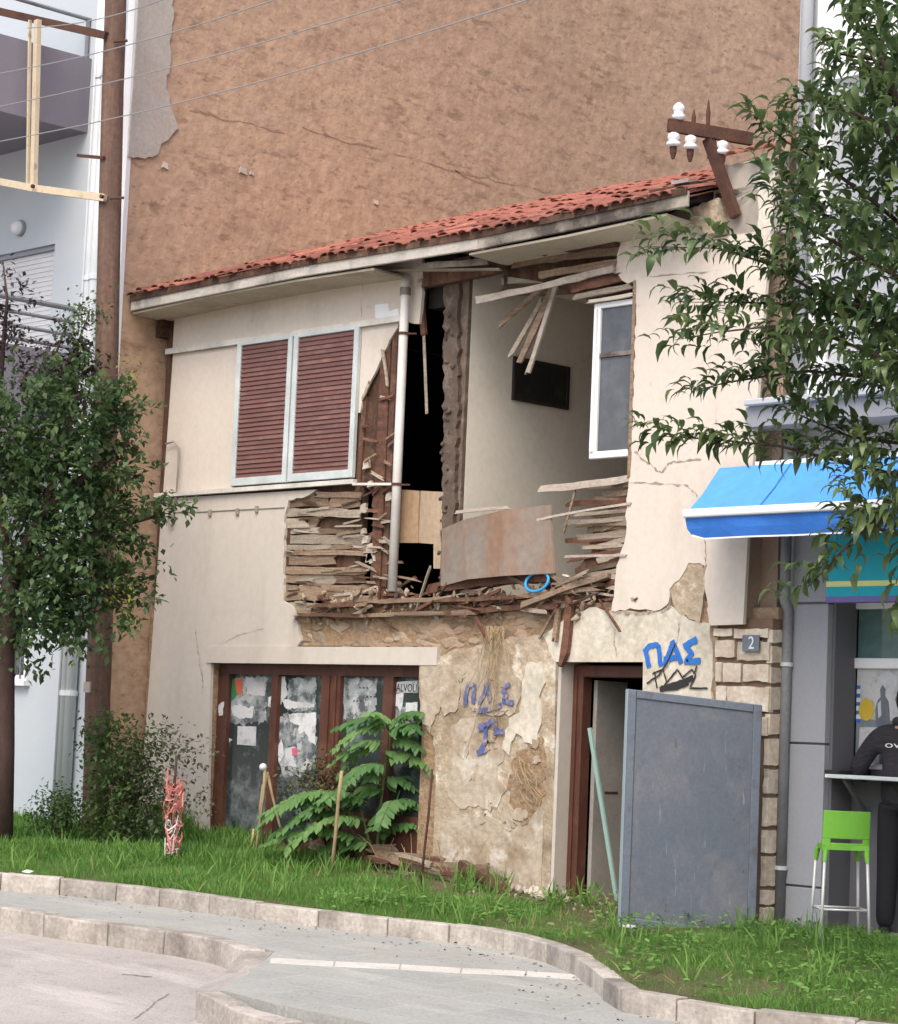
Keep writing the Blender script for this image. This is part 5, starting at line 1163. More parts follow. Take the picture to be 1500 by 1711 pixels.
# ================================================================== VEGETATION
def leaves(name, tpl_v, tpl_f, pos, ax, nrm, scale, tint, mt, parent=None, kind=None, smooth=True):
    """many leaves in one mesh: ax = leaf axis, nrm = rough face normal (n,3 arrays)"""
    base = np.array(org(parent)) if parent else np.zeros(3)
    tv = np.array(tpl_v, float); n, k = len(pos), len(tv)
    ax = ax/np.linalg.norm(ax, axis=1, keepdims=True)
    sd_ = np.cross(ax, nrm); sd_ /= np.linalg.norm(sd_, axis=1, keepdims=True)+1e-9; up_ = np.cross(sd_, ax)
    V = pos[:, None, :]+scale[:, None, None]*(tv[None, :, 0:1]*sd_[:, None]+tv[None, :, 1:2]*ax[:, None]+tv[None, :, 2:3]*up_[:, None])
    V = (V-base).reshape(-1, 3)
    F = [np.array(f) for f in tpl_f]; me = bpy.data.meshes.new(name)
    ls = np.concatenate([np.concatenate([f+i*k for f in F]) for i in range(n)]) if n < 1 else (np.concatenate(F)[None, :]+(np.arange(n)*k)[:, None]).reshape(-1)
    cnt = np.tile([len(f) for f in F], n); st = np.concatenate([[0], np.cumsum(cnt)[:-1]])
    me.vertices.add(len(V)); me.vertices.foreach_set('co', V.astype(np.float32).reshape(-1))
    me.loops.add(len(ls)); me.loops.foreach_set('vertex_index', ls.astype(np.int32))
    me.polygons.add(len(cnt)); me.polygons.foreach_set('loop_start', st.astype(np.int32)); me.polygons.foreach_set('loop_total', cnt.astype(np.int32))
    if smooth: me.polygons.foreach_set('use_smooth', np.ones(len(cnt), bool))
    at = me.attributes.new('tint', 'FLOAT', 'POINT'); at.data.foreach_set('value', np.repeat(np.clip(tint, 0, 1), k).astype(np.float32))
    me.update(); me.validate(); me.materials.append(mt)
    o = bpy.data.objects.new(name, me); COL.objects.link(o)
    if parent: o.parent = parent
    ORG[o.name] = Vector(base)
    if kind: o['kind'] = kind
    return o
# templates: x across, y along, z up
T_small = ([(0,0,0),(-.30,.45,.08),(0,.5,-.02),(.30,.45,.08),(0,1,-.08)], [(0,2,1),(0,3,2),(1,2,4),(2,3,4)])
T_lance = ([(0,0,0),(-.15,.20,.13),(0,.22,.09),(.15,.20,.13),(-.20,.46,.14),(0,.48,.08),(.20,.46,.14),(-.13,.72,-.06),(0,.74,-.12),(.13,.72,-.06),(0,.90,-.46)],
           [(0,2,1),(0,3,2),(1,2,5,4),(2,3,6,5),(4,5,8,7),(5,6,9,8),(7,8,10),(8,9,10)])
T_oval = ([(0,0,0),(-.20,.3,.04),(0,.3,0),(.20,.3,.04),(-.18,.68,.02),(0,.68,-.03),(.18,.68,.02),(0,1,-.10)], [(0,2,1),(0,3,2),(1,2,5,4),(2,3,6,5),(4,5,7),(5,6,7)])
T_blade = ([(-.035,0,0),(.035,0,0),(-.03,.4,.03),(.03,.4,.03),(-.02,.75,-.06),(.02,.75,-.06),(0,1,-.24)], [(0,1,3,2),(2,3,5,4),(4,5,6)])
M['grass'] = leafmat('lawn_grass', (.095,.225,.045), (.21,.36,.095), .6, .40, .15)
M['leaf_tree'] = leafmat('tree_leaf', (.036,.082,.034), (.11,.172,.06), .5, .40)
M['leaf_yel'] = leafmat('yellowing_leaf', (.26,.23,.04), (.17,.20,.04), .5, .3)
M['leaf_purple'] = leafmat('purple_leaf', (.030,.020,.028), (.075,.05,.05), .45, .25)
M['leaf_gloss'] = leafmat('glossy_leaf', (.044,.09,.032), (.15,.205,.072), .38, .36, .5)
M['leaf_shrub'] = leafmat('shrub_leaf', (.05,.105,.03), (.15,.225,.065), .5, .38)
M['leaf_grey'] = leafmat('greyish_leaf', (.07,.085,.05), (.14,.15,.09), .6, .2)
M['leaf_frond'] = leafmat('frond_leaf', (.075,.19,.06), (.19,.34,.11), .55, .45)
M['leaf_dead'] = leafmat('withered_leaf', (.09,.065,.03), (.10,.11,.035), .7, .2)
def rnd_dirs(n): 
    v = rng.normal(size=(n, 3)); return v/np.linalg.norm(v, axis=1, keepdims=True)
# ---- grass over the lawn
def kerb_y(x):
    xs_ = [p.x for p in K1w]; ys_ = [p.y for p in K1w]; o = np.argsort(xs_); return np.interp(x, np.array(xs_)[o], np.array(ys_)[o])
def in_poly(px, py, poly):
    r_ = np.zeros(len(px), bool); j = len(poly)-1
    for i in range(len(poly)):
        xi, yi = poly[i]; xj, yj = poly[j]
        c = ((yi > py) != (yj > py)) & (px < (xj-xi)*(py-yi)/(yj-yi+1e-12)+xi); r_ ^= c; j = i
    return r_
lawn = [(p.x, p.y) for p in inset(K1w, .115, 1)]+[(14, .5), (-6, .5)]
N_ = 340000
gx = rng.uniform(-2.5, 11.5, N_); gy = rng.uniform(-3.8, .26, N_)
keep = in_poly(gx, gy, lawn) & ~((gy > -.02) & (gx < 7.85)) & ~((gy > -.53) & (gx < -.05)) & ~((gy > .2) & (gx < 8.8))
gx, gy = gx[keep], gy[keep]
dn = np.array([noise.noise((x*1.3, y*1.3, 0))+.5*noise.noise((x*4, y*4, 3)) for x, y in zip(gx, gy)])
keep = rng.uniform(size=len(gx)) < np.clip(.74+.5*dn, .5, 1)
# bare strip with rubble in front of the pier and door
bare = (gx > 3.6) & (gx < 7.0) & (gy > -.62-.25*np.clip(gx-4.5, 0, 1.2))
keep &= ~(bare & (rng.uniform(size=len(gx)) < .93))
gx, gy, dn = gx[keep], gy[keep], dn[keep]; n = len(gx)
hgt = np.where(gx > 6.6, .60, .72)*(.085+.05*dn+.11*np.clip((5.2-gx)/5, 0, 1)*np.clip(1.3+gy*.25, .45, 1))*rng.uniform(.45, 1.55, n)*(1+.5*(gy > -.5))*np.clip(.75+1.1*np.array([noise.noise((x*.9, y*.9, 5)) for x, y in zip(gx, gy)]), .45, 1.7)
pos = np.stack([gx, gy, GA+GB*gx+GC*gy-.015], 1)
ax = np.stack([rng.normal(0, .38, n), rng.normal(0, .38, n)-.12, np.ones(n)], 1)
leaves('grass', *T_blade, pos, ax, rnd_dirs(n), hgt*1.15, .45+.5*dn+rng.uniform(-.3, .3, n), M['grass'], None, 'stuff')['label'] = 'unmown green grass covering the raised verge'
# taller seeding tufts and dry blades
n = 1500; tcx, tcy = rng.uniform(-1.5, 11, 90), rng.uniform(-3.0, -.15, 90); ii = rng.integers(0, 90, n); wx_, wy_ = tcx[ii]+rng.normal(0, .05, n), tcy[ii]+rng.normal(0, .05, n)
k_ = in_poly(wx_, wy_, lawn) & ~((wy_ > -.02) & (wx_ < 7.85)); wx_, wy_ = wx_[k_], wy_[k_]; n = len(wx_)
leaves('tall_tufts', *T_blade, np.stack([wx_, wy_, GA+GB*wx_+GC*wy_-.01], 1), np.stack([rng.normal(0,.3,n), rng.normal(0,.3,n), np.ones(n)], 1), rnd_dirs(n), rng.uniform(.13, .27, n), rng.uniform(.2, 1, n), M['grass'], None, 'stuff')['label'] = 'taller grass tufts rising from the verge'
M['straw'] = leafmat('dry_blade', (.30,.24,.11), (.22,.2,.08), .7, .2)
n = 900; wx_, wy_ = rng.uniform(-2, 11.5, n), rng.uniform(-3.6, .0, n); k_ = in_poly(wx_, wy_, lawn) & ~((wy_ > -.02) & (wx_ < 7.85)); wx_, wy_ = wx_[k_], wy_[k_]; n = len(wx_)
leaves('dry_grass', *T_blade, np.stack([wx_, wy_, GA+GB*wx_+GC*wy_+.01], 1), np.stack([rng.normal(0,.7,n), rng.normal(0,.7,n), np.ones(n)], 1), rnd_dirs(n), rng.uniform(.05, .14, n), rng.uniform(0, 1, n), M['straw'], None, 'stuff')['label'] = 'straw coloured dry blades among the verge grass'
# broad leafed weeds among it
n = 9000
wx_, wy_ = rng.uniform(5.5, 11.5, n), rng.uniform(-3.6, .0, n); cl = np.array([noise.noise((x*2, y*2, 8)) for x, y in zip(wx_, wy_)])
k_ = in_poly(wx_, wy_, lawn) & (cl > .02) & ~((wy_ > -.02) & (wx_ < 7.85)); wx_, wy_ = wx_[k_], wy_[k_]; n = len(wx_)
leaves('ground_weeds', *T_oval, np.stack([wx_, wy_, GA+GB*wx_+GC*wy_+rng.uniform(.02, .12, n)], 1), np.stack([rng.normal(size=n), rng.normal(size=n), rng.uniform(-.1, .5, n)], 1), np.stack([rng.normal(0,.4,n), rng.normal(0,.4,n), np.ones(n)], 1), rng.uniform(.03, .07, n), rng.uniform(0, 1, n), M['grass'], None, 'stuff')['label'] = 'low broad leafed weeds mixed into the verge grass'

def clumps(blobs, per, leaf, zdepth, jit=.5):
    """leaf clusters scattered in blobs given as (photo x, photo y, radius px, weight); returns arrays"""
    P, A, Nn, S_, T_ = [], [], [], [], []
    for (bx, by, br, ncl) in blobs:
        c0 = np.array(CAM+ray(bx, by)*zdepth); rw = br*zdepth/FOC
        for _ in range(ncl):
            v = rnd_dirs(1)[0]*rng.uniform(.25, 1)**.5; cc = c0+v*rw*np.array([1, 1, 1.0])
            tn = rng.uniform(.1, .7)+.25*v[2]; m_ = rng.poisson(per)
            p = cc+rng.normal(0, .075*jit*2, (m_, 3)); P.append(p)
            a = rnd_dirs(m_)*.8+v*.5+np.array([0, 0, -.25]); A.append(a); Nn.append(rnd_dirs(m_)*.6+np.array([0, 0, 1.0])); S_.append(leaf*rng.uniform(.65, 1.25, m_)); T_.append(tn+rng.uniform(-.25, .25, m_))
    return np.concatenate(P), np.concatenate(A), np.concatenate(Nn), np.concatenate(S_), np.concatenate(T_)
def sprays(blobs, zdepth, leaf, tl=.42, per=26, dep=1.0, droop=-.25):
    """leafy twigs growing outwards from blob centres (photo x, y, radius px, number)"""
    P, A, Nn, S_, T_ = [], [], [], [], []
    for (bx, by, br, nt_) in blobs:
        c0 = np.array(CAM+ray(bx, by)*zdepth); rw = br*zdepth/FOC
        for _ in range(nt_):
            v = rnd_dirs(1)[0]; st = c0+v*rw*rng.uniform(.15, .85); d = v*.9+rnd_dirs(1)[0]*.55+np.array([0, 0, .15]); d /= np.linalg.norm(d)
            L_ = tl*rng.uniform(.5, 1.25); tn = rng.uniform(.05, .75)+.2*v[2]; m_ = rng.poisson(per*L_/tl)
            t = rng.uniform(0, 1, m_)[:, None]; p = st+d*L_*t+np.array([0, 0, droop])*L_*t*t+rng.normal(0, .035, (m_, 3))
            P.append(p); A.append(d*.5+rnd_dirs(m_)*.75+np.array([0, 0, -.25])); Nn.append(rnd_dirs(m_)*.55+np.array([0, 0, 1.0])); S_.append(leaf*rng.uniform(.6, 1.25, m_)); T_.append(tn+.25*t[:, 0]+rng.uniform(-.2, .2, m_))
    return np.concatenate(P), np.concatenate(A), np.concatenate(Nn), np.concatenate(S_), np.concatenate(T_)
# ---- small tree at the left edge
ZT = 21.2
def at(x, y, z=ZT): return CAM+ray(x, y)*z
tb = at(0, 1392); tb.z = gz(tb.x, tb.y)
TRl = thing('leafy_tree', tb, 'dense green small leafed tree at the left edge with dark reddish trunk', 'tree')
tr = MB(); tr.tube([tb-Vector((0,0,.1)), at(4,1250), at(6,1080), at(20,960)], [.13,.11,.10,.085], 10)
for e in ([(20,960),(70,860),(110,740),(130,640)], [(20,960),(110,920),(190,880),(262,862)], [(6,1040),(80,1000),(160,985),(215,1000)], [(20,960),(0,840),(-20,700)], [(70,860),(150,790),(215,740)]):
    tr.tube([at(*p) for p in e], [.06-.045*i/(len(e)-1) for i in range(len(e))], 7)
tr.build('trunk', M['bark'], TRl, True)
bl = [(40,740,75,40),(130,720,55,34),(165,800,42,24),(50,860,85,54),(140,900,70,44),(100,980,66,40),(20,990,66,30),(215,872,20,10),(250,862,12,6),(100,665,34,16),(185,700,26,12),(175,975,38,16),(-30,820,80,30),(205,745,14,6),(190,640,14,5),(205,1020,30,9),(90,800,80,34),(30,660,34,12),(120,1030,50,18),(60,1010,60,22)]
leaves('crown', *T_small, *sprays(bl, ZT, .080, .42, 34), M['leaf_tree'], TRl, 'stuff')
leaves('yellow_sprig', *T_small, *clumps([(205,1003,24,4),(20,855,20,2),(218,622,8,2)], 12, .05, ZT-.3), M['leaf_yel'], TRl, 'stuff')
# ---- purple leafed tree behind it
ZP = 22.3; tb = CAM+ray(-75,1380)*ZP; tb.z = gz(tb.x, tb.y)
TP = thing('purple_tree', tb, 'thin purple leafed tree showing behind the green tree, top left', 'tree')
tr = MB()
def at2(x, y): return CAM+ray(x, y)*ZP
tr.tube([tb, at2(-60,1000), at2(-10,800), at2(60,680), at2(105,560)], [.09,.08,.06,.03,.008], 8); tr.tube([at2(-10,800), at2(0,640), at2(12,500), at2(5,440)], [.04,.03,.015,.005], 7); tr.tube([at2(60,680), at2(120,600), at2(150,520)], [.03,.015,.005], 6); tr.build('trunk', M['bark'], TP, True)
leaves('crown', *T_small, *sprays([(108,620,34,18),(128,560,22,12),(95,660,40,16),(10,520,14,7),(8,600,16,8),(50,640,24,10),(5,470,8,3),(150,620,16,8),(40,700,40,14),(110,700,50,14),(120,640,34,20),(90,600,26,12),(30,560,16,5)], ZP, .062, .34, 24), M['leaf_purple'], TP, 'stuff')
leaves('young_leaves', *T_small, *clumps([(138,535,30,9),(160,510,16,4),(150,590,24,5),(125,575,20,4)], 16, .05, ZP-.2), M['leaf_yel'] if False else M['leaf_shrub'], TP, 'stuff')
# ---- glossy leafed tree on the right
ZR = 14.4; tb = CAM+ray(1640,1690)*ZR; tb.z = gz(tb.x, tb.y)-.13
TRr = thing('glossy_tree', tb, 'tree with long drooping glossy leaves hanging in from the right', 'tree')
def at3(x, y, dz=0): return CAM+ray(x, y)*(ZR+dz)
tr = MB(); tr.tube([tb-Vector((0,0,.1)), at3(1635,1300), at3(1625,1000), at3(1600,760), at3(1570,500), at3(1530,250), at3(1470,90)], [.11,.10,.09,.075,.06,.04,.012], 10)
BR = [([(1600,800),(1480,790),(1380,765),(1300,745),(1200,735),(1090,728)], .2), ([(1590,640),(1480,600),(1380,560),(1290,545),(1200,555),(1128,568)], -.1), ([(1580,560),(1460,520),(1350,480),(1280,440),(1200,415),(1085,412)], .1),
      ([(1590,640),(1450,630),(1350,620),(1270,630),(1210,640),(1165,652)], .35), ([(1580,560),(1460,540),(1330,510),(1240,505),(1148,505)], .3), ([(1600,800),(1500,850),(1430,895),(1385,945),(1345,985)], -.2),
      ([(1560,420),(1450,330),(1370,270),(1310,235),(1275,205)], .1), ([(1530,250),(1430,190),(1370,170),(1325,165)], -.2), ([(1530,250),(1470,120),(1440,60),(1425,5)], .1), ([(1570,500),(1420,420),(1350,380),(1300,345),(1290,300)], -.3),
      ([(1600,760),(1500,740),(1420,730),(1350,700),(1310,680)], .4), ([(1560,420),(1440,390),(1360,350),(1320,300)], .5), ([(1510,180),(1460,100),(1400,90),(1385,110)], .4), ([(1600,900),(1520,900),(1460,880),(1420,860)], .0), ([(1600,850),(1540,930),(1500,990)], .1)]
P, A, Nn, S_, T_ = [], [], [], [], []
def whorl(p, d, m_, L_, tn):
    """a shoot: leaves along a short twig, arching down"""
    d = d/np.linalg.norm(d)
    for i in range(m_):
        t = i/(m_-1); q = p+d*(t*.16); s = rnd_dirs(1)[0]; s -= d*s.dot(d); s /= np.linalg.norm(s)+1e-9
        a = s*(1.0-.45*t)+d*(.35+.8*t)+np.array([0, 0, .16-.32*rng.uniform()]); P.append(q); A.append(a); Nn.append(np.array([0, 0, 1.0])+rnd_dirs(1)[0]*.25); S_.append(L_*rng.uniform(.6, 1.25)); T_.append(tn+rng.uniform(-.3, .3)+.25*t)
for pth, dz in BR:
    w3 = [at3(x, y, dz*(1-0*i)) for i, (x, y) in enumerate(pth)]
    tr.tube(w3, [.017-.015*i/(len(w3)-1) for i in range(len(w3))], 6)
    for i in range(len(w3)-1):
        L_ = (w3[i+1]-w3[i]).length; k = max(2, int(L_/.033)); dd = np.array((w3[i+1]-w3[i]).normalized())
        for j in range(k):
            p = np.array(w3[i].lerp(w3[i+1], (j+rng.uniform())/k)); spread_ = .10+.10*(1-i/(len(w3)-1))
            off = rnd_dirs(1)[0]*spread_*rng.uniform(.2, 1)*np.array([1,1,.7]); whorl(p+off*.6, dd*.8+off*4+np.array([0,0,rng.uniform(-.1,.5)]), rng.integers(4, 7), .125, rng.uniform(.1, .7))
mass = [(1420,10),(1385,120),(1340,190),(1310,230),(1325,300),(1300,340),(1345,400),(1290,440),(1270,500),(1290,540),(1270,600),(1290,650),(1360,660),(1400,720),(1420,780),(1440,860),(1560,880),(1680,820),(1740,700),(1790,500),(1770,250),(1690,60),(1600,-120),(1480,-120),(1440,-60)]
n = 820; cxs, cys = rng.uniform(1260, 1800, n*3), rng.uniform(-120, 880, n*3); kk = in_poly(cxs, cys, mass); cxs, cys = cxs[kk][:n], cys[kk][:n]
for x, y in zip(cxs, cys):
    if noise.noise((x/60, y/60, 2)) < -.05 and x < 1450: continue
    p = np.array(at3(x, y, rng.uniform(-.7, .9))); whorl(p, rnd_dirs(1)[0]*.7+np.array([-.3,-.2,.25]), rng.integers(5, 9), .118, rng.uniform(0, .75))
tr.build('trunk', M['bark'], TRr, True)
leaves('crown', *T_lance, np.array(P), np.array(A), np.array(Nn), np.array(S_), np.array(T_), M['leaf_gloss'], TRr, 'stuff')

# ---- shrubs by the house corner
def shrub(name, base_px, lab, blobs, z, leaf, mt, per=24, stems=7, cat='shrub', jit=.5):
    b_ = CAM+ray(*base_px)*z; b_.z = gz(b_.x, b_.y); t = thing(name, b_, lab, cat)
    mb_ = MB()
    for k in range(stems):
        bl_ = blobs[k % len(blobs)]; e = CAM+ray(bl_[0]+random.uniform(-.5,.5)*bl_[2], bl_[1]+random.uniform(-.5,.5)*bl_[2])*z
        mb_.tube([b_+Vector((random.uniform(-.05,.05),0,0)), b_.lerp(e, .5)+Vector((random.uniform(-.05,.05),random.uniform(-.05,.05),.04)), e], [.012,.008,.003], 5)
    mb_.build('stems', M['twig'], t)
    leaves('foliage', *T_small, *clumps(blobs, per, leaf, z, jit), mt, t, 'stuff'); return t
sh = shrub('leafy_shrub', (205,1405), 'bushy green shrub at the foot of the brown wall', [(190,1250,46,26),(200,1300,58,34),(190,1350,52,28),(225,1290,45,18),(240,1340,40,14),(170,1225,28,10),(245,1240,22,5),(200,1380,60,30)], 21.9, .055, M['leaf_shrub'], 22)
leaves('pale_foliage', *T_small, *clumps([(255,1280,34,12),(265,1340,36,12),(300,1255,22,4),(335,1260,14,2),(330,1340,20,4),(285,1225,14,3),(250,1385,40,10)], 30, .045, 21.7, .6), M['leaf_grey'], sh, 'stuff')
shrub('leafy_shrub', (100,1395), 'small low shrub below the pale blue pipes', [(100,1345,30,12),(85,1365,30,10),(120,1350,26,9)], 21.8, .045, M['leaf_shrub'], 40, 4)
shrub('withered_bush', (560,1425), 'withered brownish bush in front of the shop glass', [(545,1300,34,10),(520,1340,36,10),(575,1320,30,8),(490,1310,24,4)], 21.4, .045, M['leaf_dead'], 34, 6)
# ---- big leafed frond plant
zF = 21.1
M['frond_stem'] = mat('green_stem', (.10,.15,.05), bump=.1)
bF = CAM+ray(628,1448)*zF; bF.z = gz(bF.x, bF.y)
FP = thing('frond_plant', bF, 'lush green plant with large feathery compound leaves before the shop front', 'plant')
def at4(x, y, dz=0): return CAM+ray(x, y)*(zF+dz)
mb = MB(); stems = [[(628,1448),(634,1360),(645,1270),(652,1205)], [(628,1448),(612,1390),(600,1340)], [(628,1448),(650,1380),(668,1320)]]
for s in stems: mb.tube([at4(*p) for p in s], [.018-.012*i/(len(s)-1) for i in range(len(s))], 7)
fronds = [((652,1208),(706,1196)),((652,1206),(560,1224)),((650,1225),(722,1248)),((645,1240),(556,1262)),((645,1262),(722,1290)),((642,1278),(572,1305)),((640,1300),(712,1322)),((608,1336),(512,1340)),((604,1340),(440,1352)),((650,1345),(706,1352)),((612,1372),(480,1392)),((600,1350),(545,1318)),((632,1395),(708,1385)),((620,1405),(520,1422)),((648,1215),(620,1192)),((650,1222),(690,1215)),((640,1290),(600,1282)),((660,1340),(625,1372)),((610,1400),(450,1415)),((640,1320),(590,1335)),((600,1345),(470,1368))]
P, A, Nn, S_, T_ = [], [], [], [], []
fronds = fronds+[((a[0]+random.uniform(-14,14), a[1]+random.uniform(-10,14)), (b_[0]+random.uniform(-25,22), b_[1]+random.uniform(-14,18))) for a, b_ in fronds for _ in range(1)]
for a, b_ in fronds:
    p0, p1 = at4(*a, random.uniform(-.15,.1)), at4(*b_, random.uniform(-.45,.05)); L_ = (p1-p0).length; d = (p1-p0).normalized(); tn = random.uniform(.1, .9)
    dr = random.uniform(-.08, .22); pts = [p0.lerp(p1, t/6)+Vector((0,0,.16*L_*math.sin(math.pi*t/6)-dr*L_*(t/6)**2)) for t in range(7)]
    mb.tube(pts, .004, 5); m_ = max(6, int(L_/.036)); s = Vector(d.cross(Vector((0,0,1)))).normalized()
    for k in range(m_):
        t = .12+.88*k/(m_-1); q = p0.lerp(p1, t)+Vector((0,0,.16*L_*math.sin(math.pi*t)-dr*L_*t*t))
        for sg in (-1, 1):
            P.append(q); A.append(s*sg*.9+d*random.uniform(.2,.8)+Vector((0,0,-.65+random.uniform(-.4,.4)))); Nn.append(Vector((.5+random.uniform(-.3,.3),-.6+random.uniform(-.3,.3),.7))); S_.append((.135 if t < .8 else .10)*random.uniform(.8,1.15)*min(1, L_/.35+.25)); T_.append(tn+random.uniform(-.15,.15))
mb.build('stems', M['frond_stem'], FP)
leaves('foliage', *T_oval, np.array([tuple(v) for v in P]), np.array([tuple(v) for v in A]), np.array([tuple(v) for v in Nn]), np.array(S_), np.array(T_), M['leaf_frond'], FP, 'stuff')
# ---- sticks, rods and dead stems
def stick(name, pts, rad, mt, lab, cat, z):
    w3 = [CAM+ray(x, y)*z for x, y in pts]
    w3[-1].z = min(w3[-1].z, gz(w3[-1].x, w3[-1].y)-.02)
    o = MB().tube(w3, rad, 7).build(name, M[mt], None, True); return tag(o, lab, cat)
stick('garden_stake', [(571,1288),(566,1330),(560,1400),(553,1455)], .016, 'dry', 'pale straight stake standing in the grass before the shop', 'stake', 20.4)
stick('rusty_rod', [(722,1285),(716,1360),(708,1430),(702,1490)], .011, 'rust', 'thin dark rusty rod leaning before the crumbling pier', 'rod', 19.9)
zD = 21.2; bD = CAM+ray(432,1415)*zD; bD.z = gz(bD.x, bD.y)
DS = thing('dead_stems', bD, 'broken pale dead stems with a white tip beside the shop pane', 'dead plant')
for k, pth in enumerate(([(443,1278),(440,1330),(430,1400),(428,1425)], [(446,1290),(436,1340),(437,1372),(441,1380)], [(446,1290),(455,1330),(466,1375),(478,1410)], [(440,1310),(434,1350),(440,1410)], [(424,1385),(420,1415)])):
    MB().tube([CAM+ray(x, y)*(zD+.02*k) for x, y in pth], [.015-.006*i/(len(pth)-1) for i in range(len(pth))], 6).build('stem', M['dry'], DS, True)
MB().lathe(CAM+ray(440,1284)*zD, [(.012,-.02),(.036,0),(.034,.03),(.015,.045)], 10, (-.4,0,1)).build('white_tip', M['paper'], DS, True)
# ---- stick wrapped in warning tape
zW = 20.6; bW = CAM+ray(279,1438)*zW; bW.z = gz(bW.x, bW.y)
TW = thing('taped_stick', bW, 'thin stick wrapped in tangled red and white warning tape', 'marker stick')
MB().tube([bW-Vector((0,0,.05)), CAM+ray(286,1350)*zW, CAM+ray(292,1300)*zW, CAM+ray(295,1262)*zW], .012, 7).build('stick', M['twig'], TW, True)
for k in range(44):
    lo = k % 2; cy = rng.uniform(1300, 1365) if lo else rng.uniform(1372, 1425); cx = 293-(cy-1300)*.06; w3 = []
    a0_ = rng.uniform(0, 6.28); rr_ = rng.uniform(.03, .09)
    for i in range(9):
        t = a0_+i*.55*(1 if k % 3 else -1); w3.append(CAM+ray(cx+rng.uniform(-2,2)+3*math.sin(i), cy+i*rng.uniform(-3, 4))*zW+Vector((math.cos(t)*rr_, math.sin(t)*rr_, 0)))
    mb = ribbon(MB(), w3, .013, Vector((random.uniform(-1,1),-1,random.uniform(-.5,.5))).normalized(), 0); mb.build('tape', M['tape_r' if k % 4 else 'tape_w'], TW)
# ---- dry roots hanging on the pier
zH = pY(825,1050,-.03)
DR = thing('dry_roots', zH, 'bundle of dry straw coloured roots hanging down the crumbling pier', 'roots')
rr = random.Random(5)
for k in range(22):
    x0 = rr.uniform(808, 842); xe_ = 820+rr.gauss(0, 34); ye = rr.uniform(1090, 1270); pts = []
    for i in range(9):
        t = i/8; pts.append(pY(x0+(xe_-x0)*t**1.4+rr.uniform(-2.5,2.5), 1046+(ye-1046)*t, -.03-.03*math.sin(t*3)))
    MB().tube(pts, [.0045-.003*i/8 for i in range(9)], 4).build('root', M['dry'], DR)
for k in range(9):
    x0, y0 = rr.uniform(855, 885), rr.uniform(1262, 1290); pts = [pY(x0+rr.uniform(20,45)*t+rr.uniform(-3,3), y0+rr.uniform(60,95)*t, -.03-.05*t) for t in [i/6 for i in range(7)]]
    MB().tube(pts, [.005-.0035*i/6 for i in range(7)], 4).build('root', M['dry'], DR)
# ================================================================== DEBRIS AT THE FOOT OF THE WALL
bH = pG(800,1478)
DH = thing('debris_heap', bH, 'heap of broken laths and timber at the foot of the crumbling pier', 'debris')
for k in range(30):
    x = rr.uniform(640, 850); y = 1432+(x-640)*.11+rr.uniform(-12, 26); a = pG(x, y); a.y = min(a.y, -.08); a.z = gz(a.x, a.y)+max(0, (1470+(x-640)*.11-y))*.003+rr.uniform(.0, .04)
    ln = rr.uniform(.25, .8); an = rr.uniform(-.25, .25)
    plank('broken_lath', a, a+Vector((ln*math.cos(an), ln*math.sin(an)*.5-.03, rr.uniform(-.08, .08))), rr.uniform(.03, .07), .016, M[rr.choice(('lath', 'timber_r', 'lath_w', 'timber'))], DH, .05, 500+k)
plank('broken_beam', Vector((4.75,-.12,gz(4.75,0)+.16)), Vector((5.5,-.35,gz(5.5,0)+.03)), .09, .06, M['timber'], DH, .03, 550)
for k in range(40):
    x = rr.uniform(850, 945); y = 1480+(x-850)*.22+rr.uniform(-12, 12); a = pG(x, y); s = rr.uniform(.015, .045)
    link('rubble_lump', rr.choice(rubs), DH, a+Vector((0,0,s*.4+.015)), (rr.uniform(0,3), rr.uniform(0,3), 0), (s*1.3, s, s*.7))
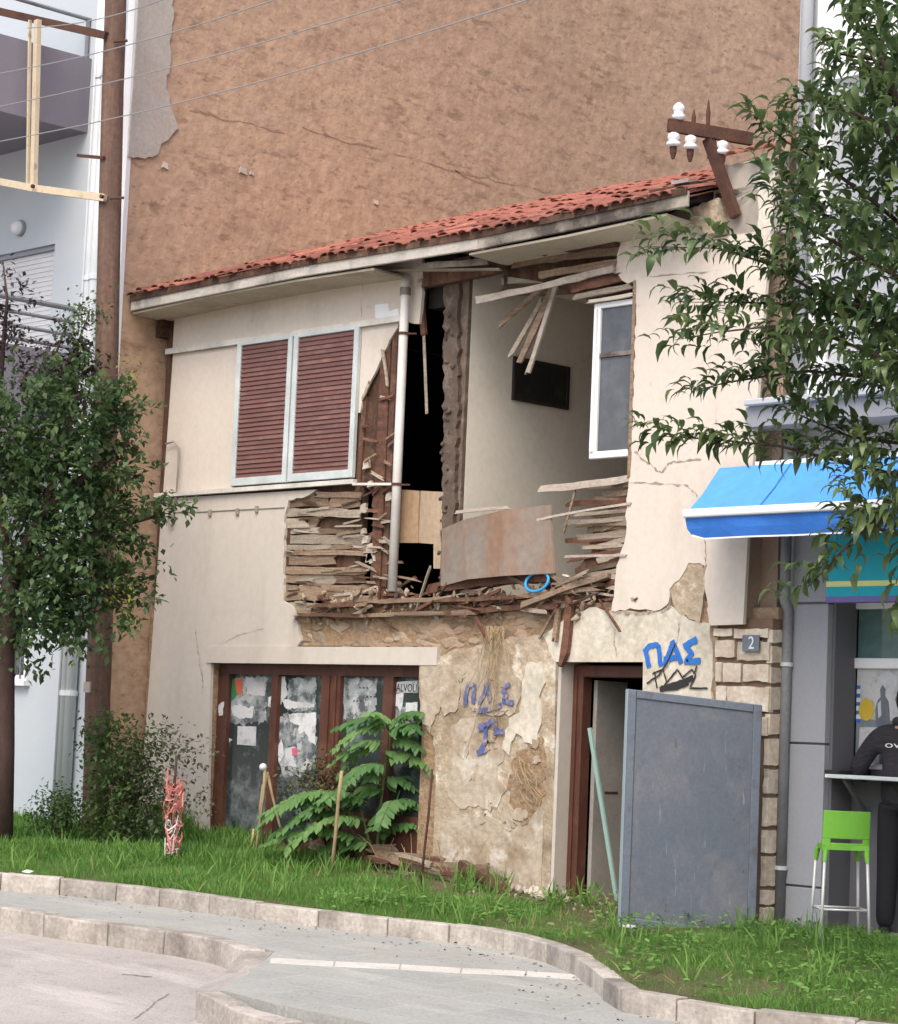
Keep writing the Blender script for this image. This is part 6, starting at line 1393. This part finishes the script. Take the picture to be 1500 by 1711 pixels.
for k in range(60):
    x = rr.uniform(690, 1030); y = 1455+(x-690)*.17+rr.uniform(-8, 22); a = pG(x, y); s = rr.uniform(.008, .022)
    link('rubble_lump', rr.choice(rubs+rocks), DH, a+Vector((0,0,s*.3)), (rr.uniform(0,3), rr.uniform(0,3), 0), (s*1.3, s, s*.7))
# dry weeds over the heap
for k in range(26):
    x = rr.uniform(690, 930); y = 1440+(x-690)*.16+rr.uniform(-5, 20); a = pG(x, y); a.y = min(a.y, -.1); e = a+Vector((rr.uniform(-.3,.3), rr.uniform(-.1,.05), rr.uniform(.1,.45)))
    MB().tube([a, a.lerp(e,.5)+Vector((0,0,.06)), e], [.004,.003,.0015], 4).build('dry_stalk', M['dry'], DH)
# litter
for (x, y, lab) in ((45,1469,'small white paper scrap on the kerb at far left'), (1048,1562,'flat white litter scrap in the grass by the board corner')):
    c = pG(x, y); o = MB().prism(rag([c+Vector((-.05,-.02,.06)), c+Vector((.05,-.02,.055)), c+Vector((.05,.03,.07)), c+Vector((-.04,.02,.075))], .006, .03, None, x, (0,1)), (0,0,-.004)).build('litter_scrap', M['paper']); tag(o, lab, 'litter')

# dead leaves and grit gathered along the kerb foot and over the paving
n = 230; k_i = rng.integers(4, len(K1w)-3, n); tt = rng.uniform(size=n); out_ = np.abs(rng.normal(0, .35, n))+.01
LP_ = []
for i_, t_, o_ in zip(k_i, tt, out_):
    a_, b2_ = K1w[i_], K1w[i_+1]; p_ = a_.lerp(b2_, t_); d_ = (b2_-a_).normalized(); p_ = p_-Vector((-d_.y, d_.x, 0))*o_; LP_.append((p_.x, p_.y, GA-.13+GB*p_.x+GC*p_.y+.006))
leaves('leaf_litter', *T_small, np.array(LP_), np.stack([rng.normal(size=n), rng.normal(size=n), rng.normal(0,.15,n)], 1), np.stack([rng.normal(0,.3,n), rng.normal(0,.3,n), np.ones(n)], 1), rng.uniform(.012, .04, n), rng.uniform(0, 1, n), M['leaf_dead'], None, 'stuff')['label'] = 'scattered dead leaves along the foot of the kerb'
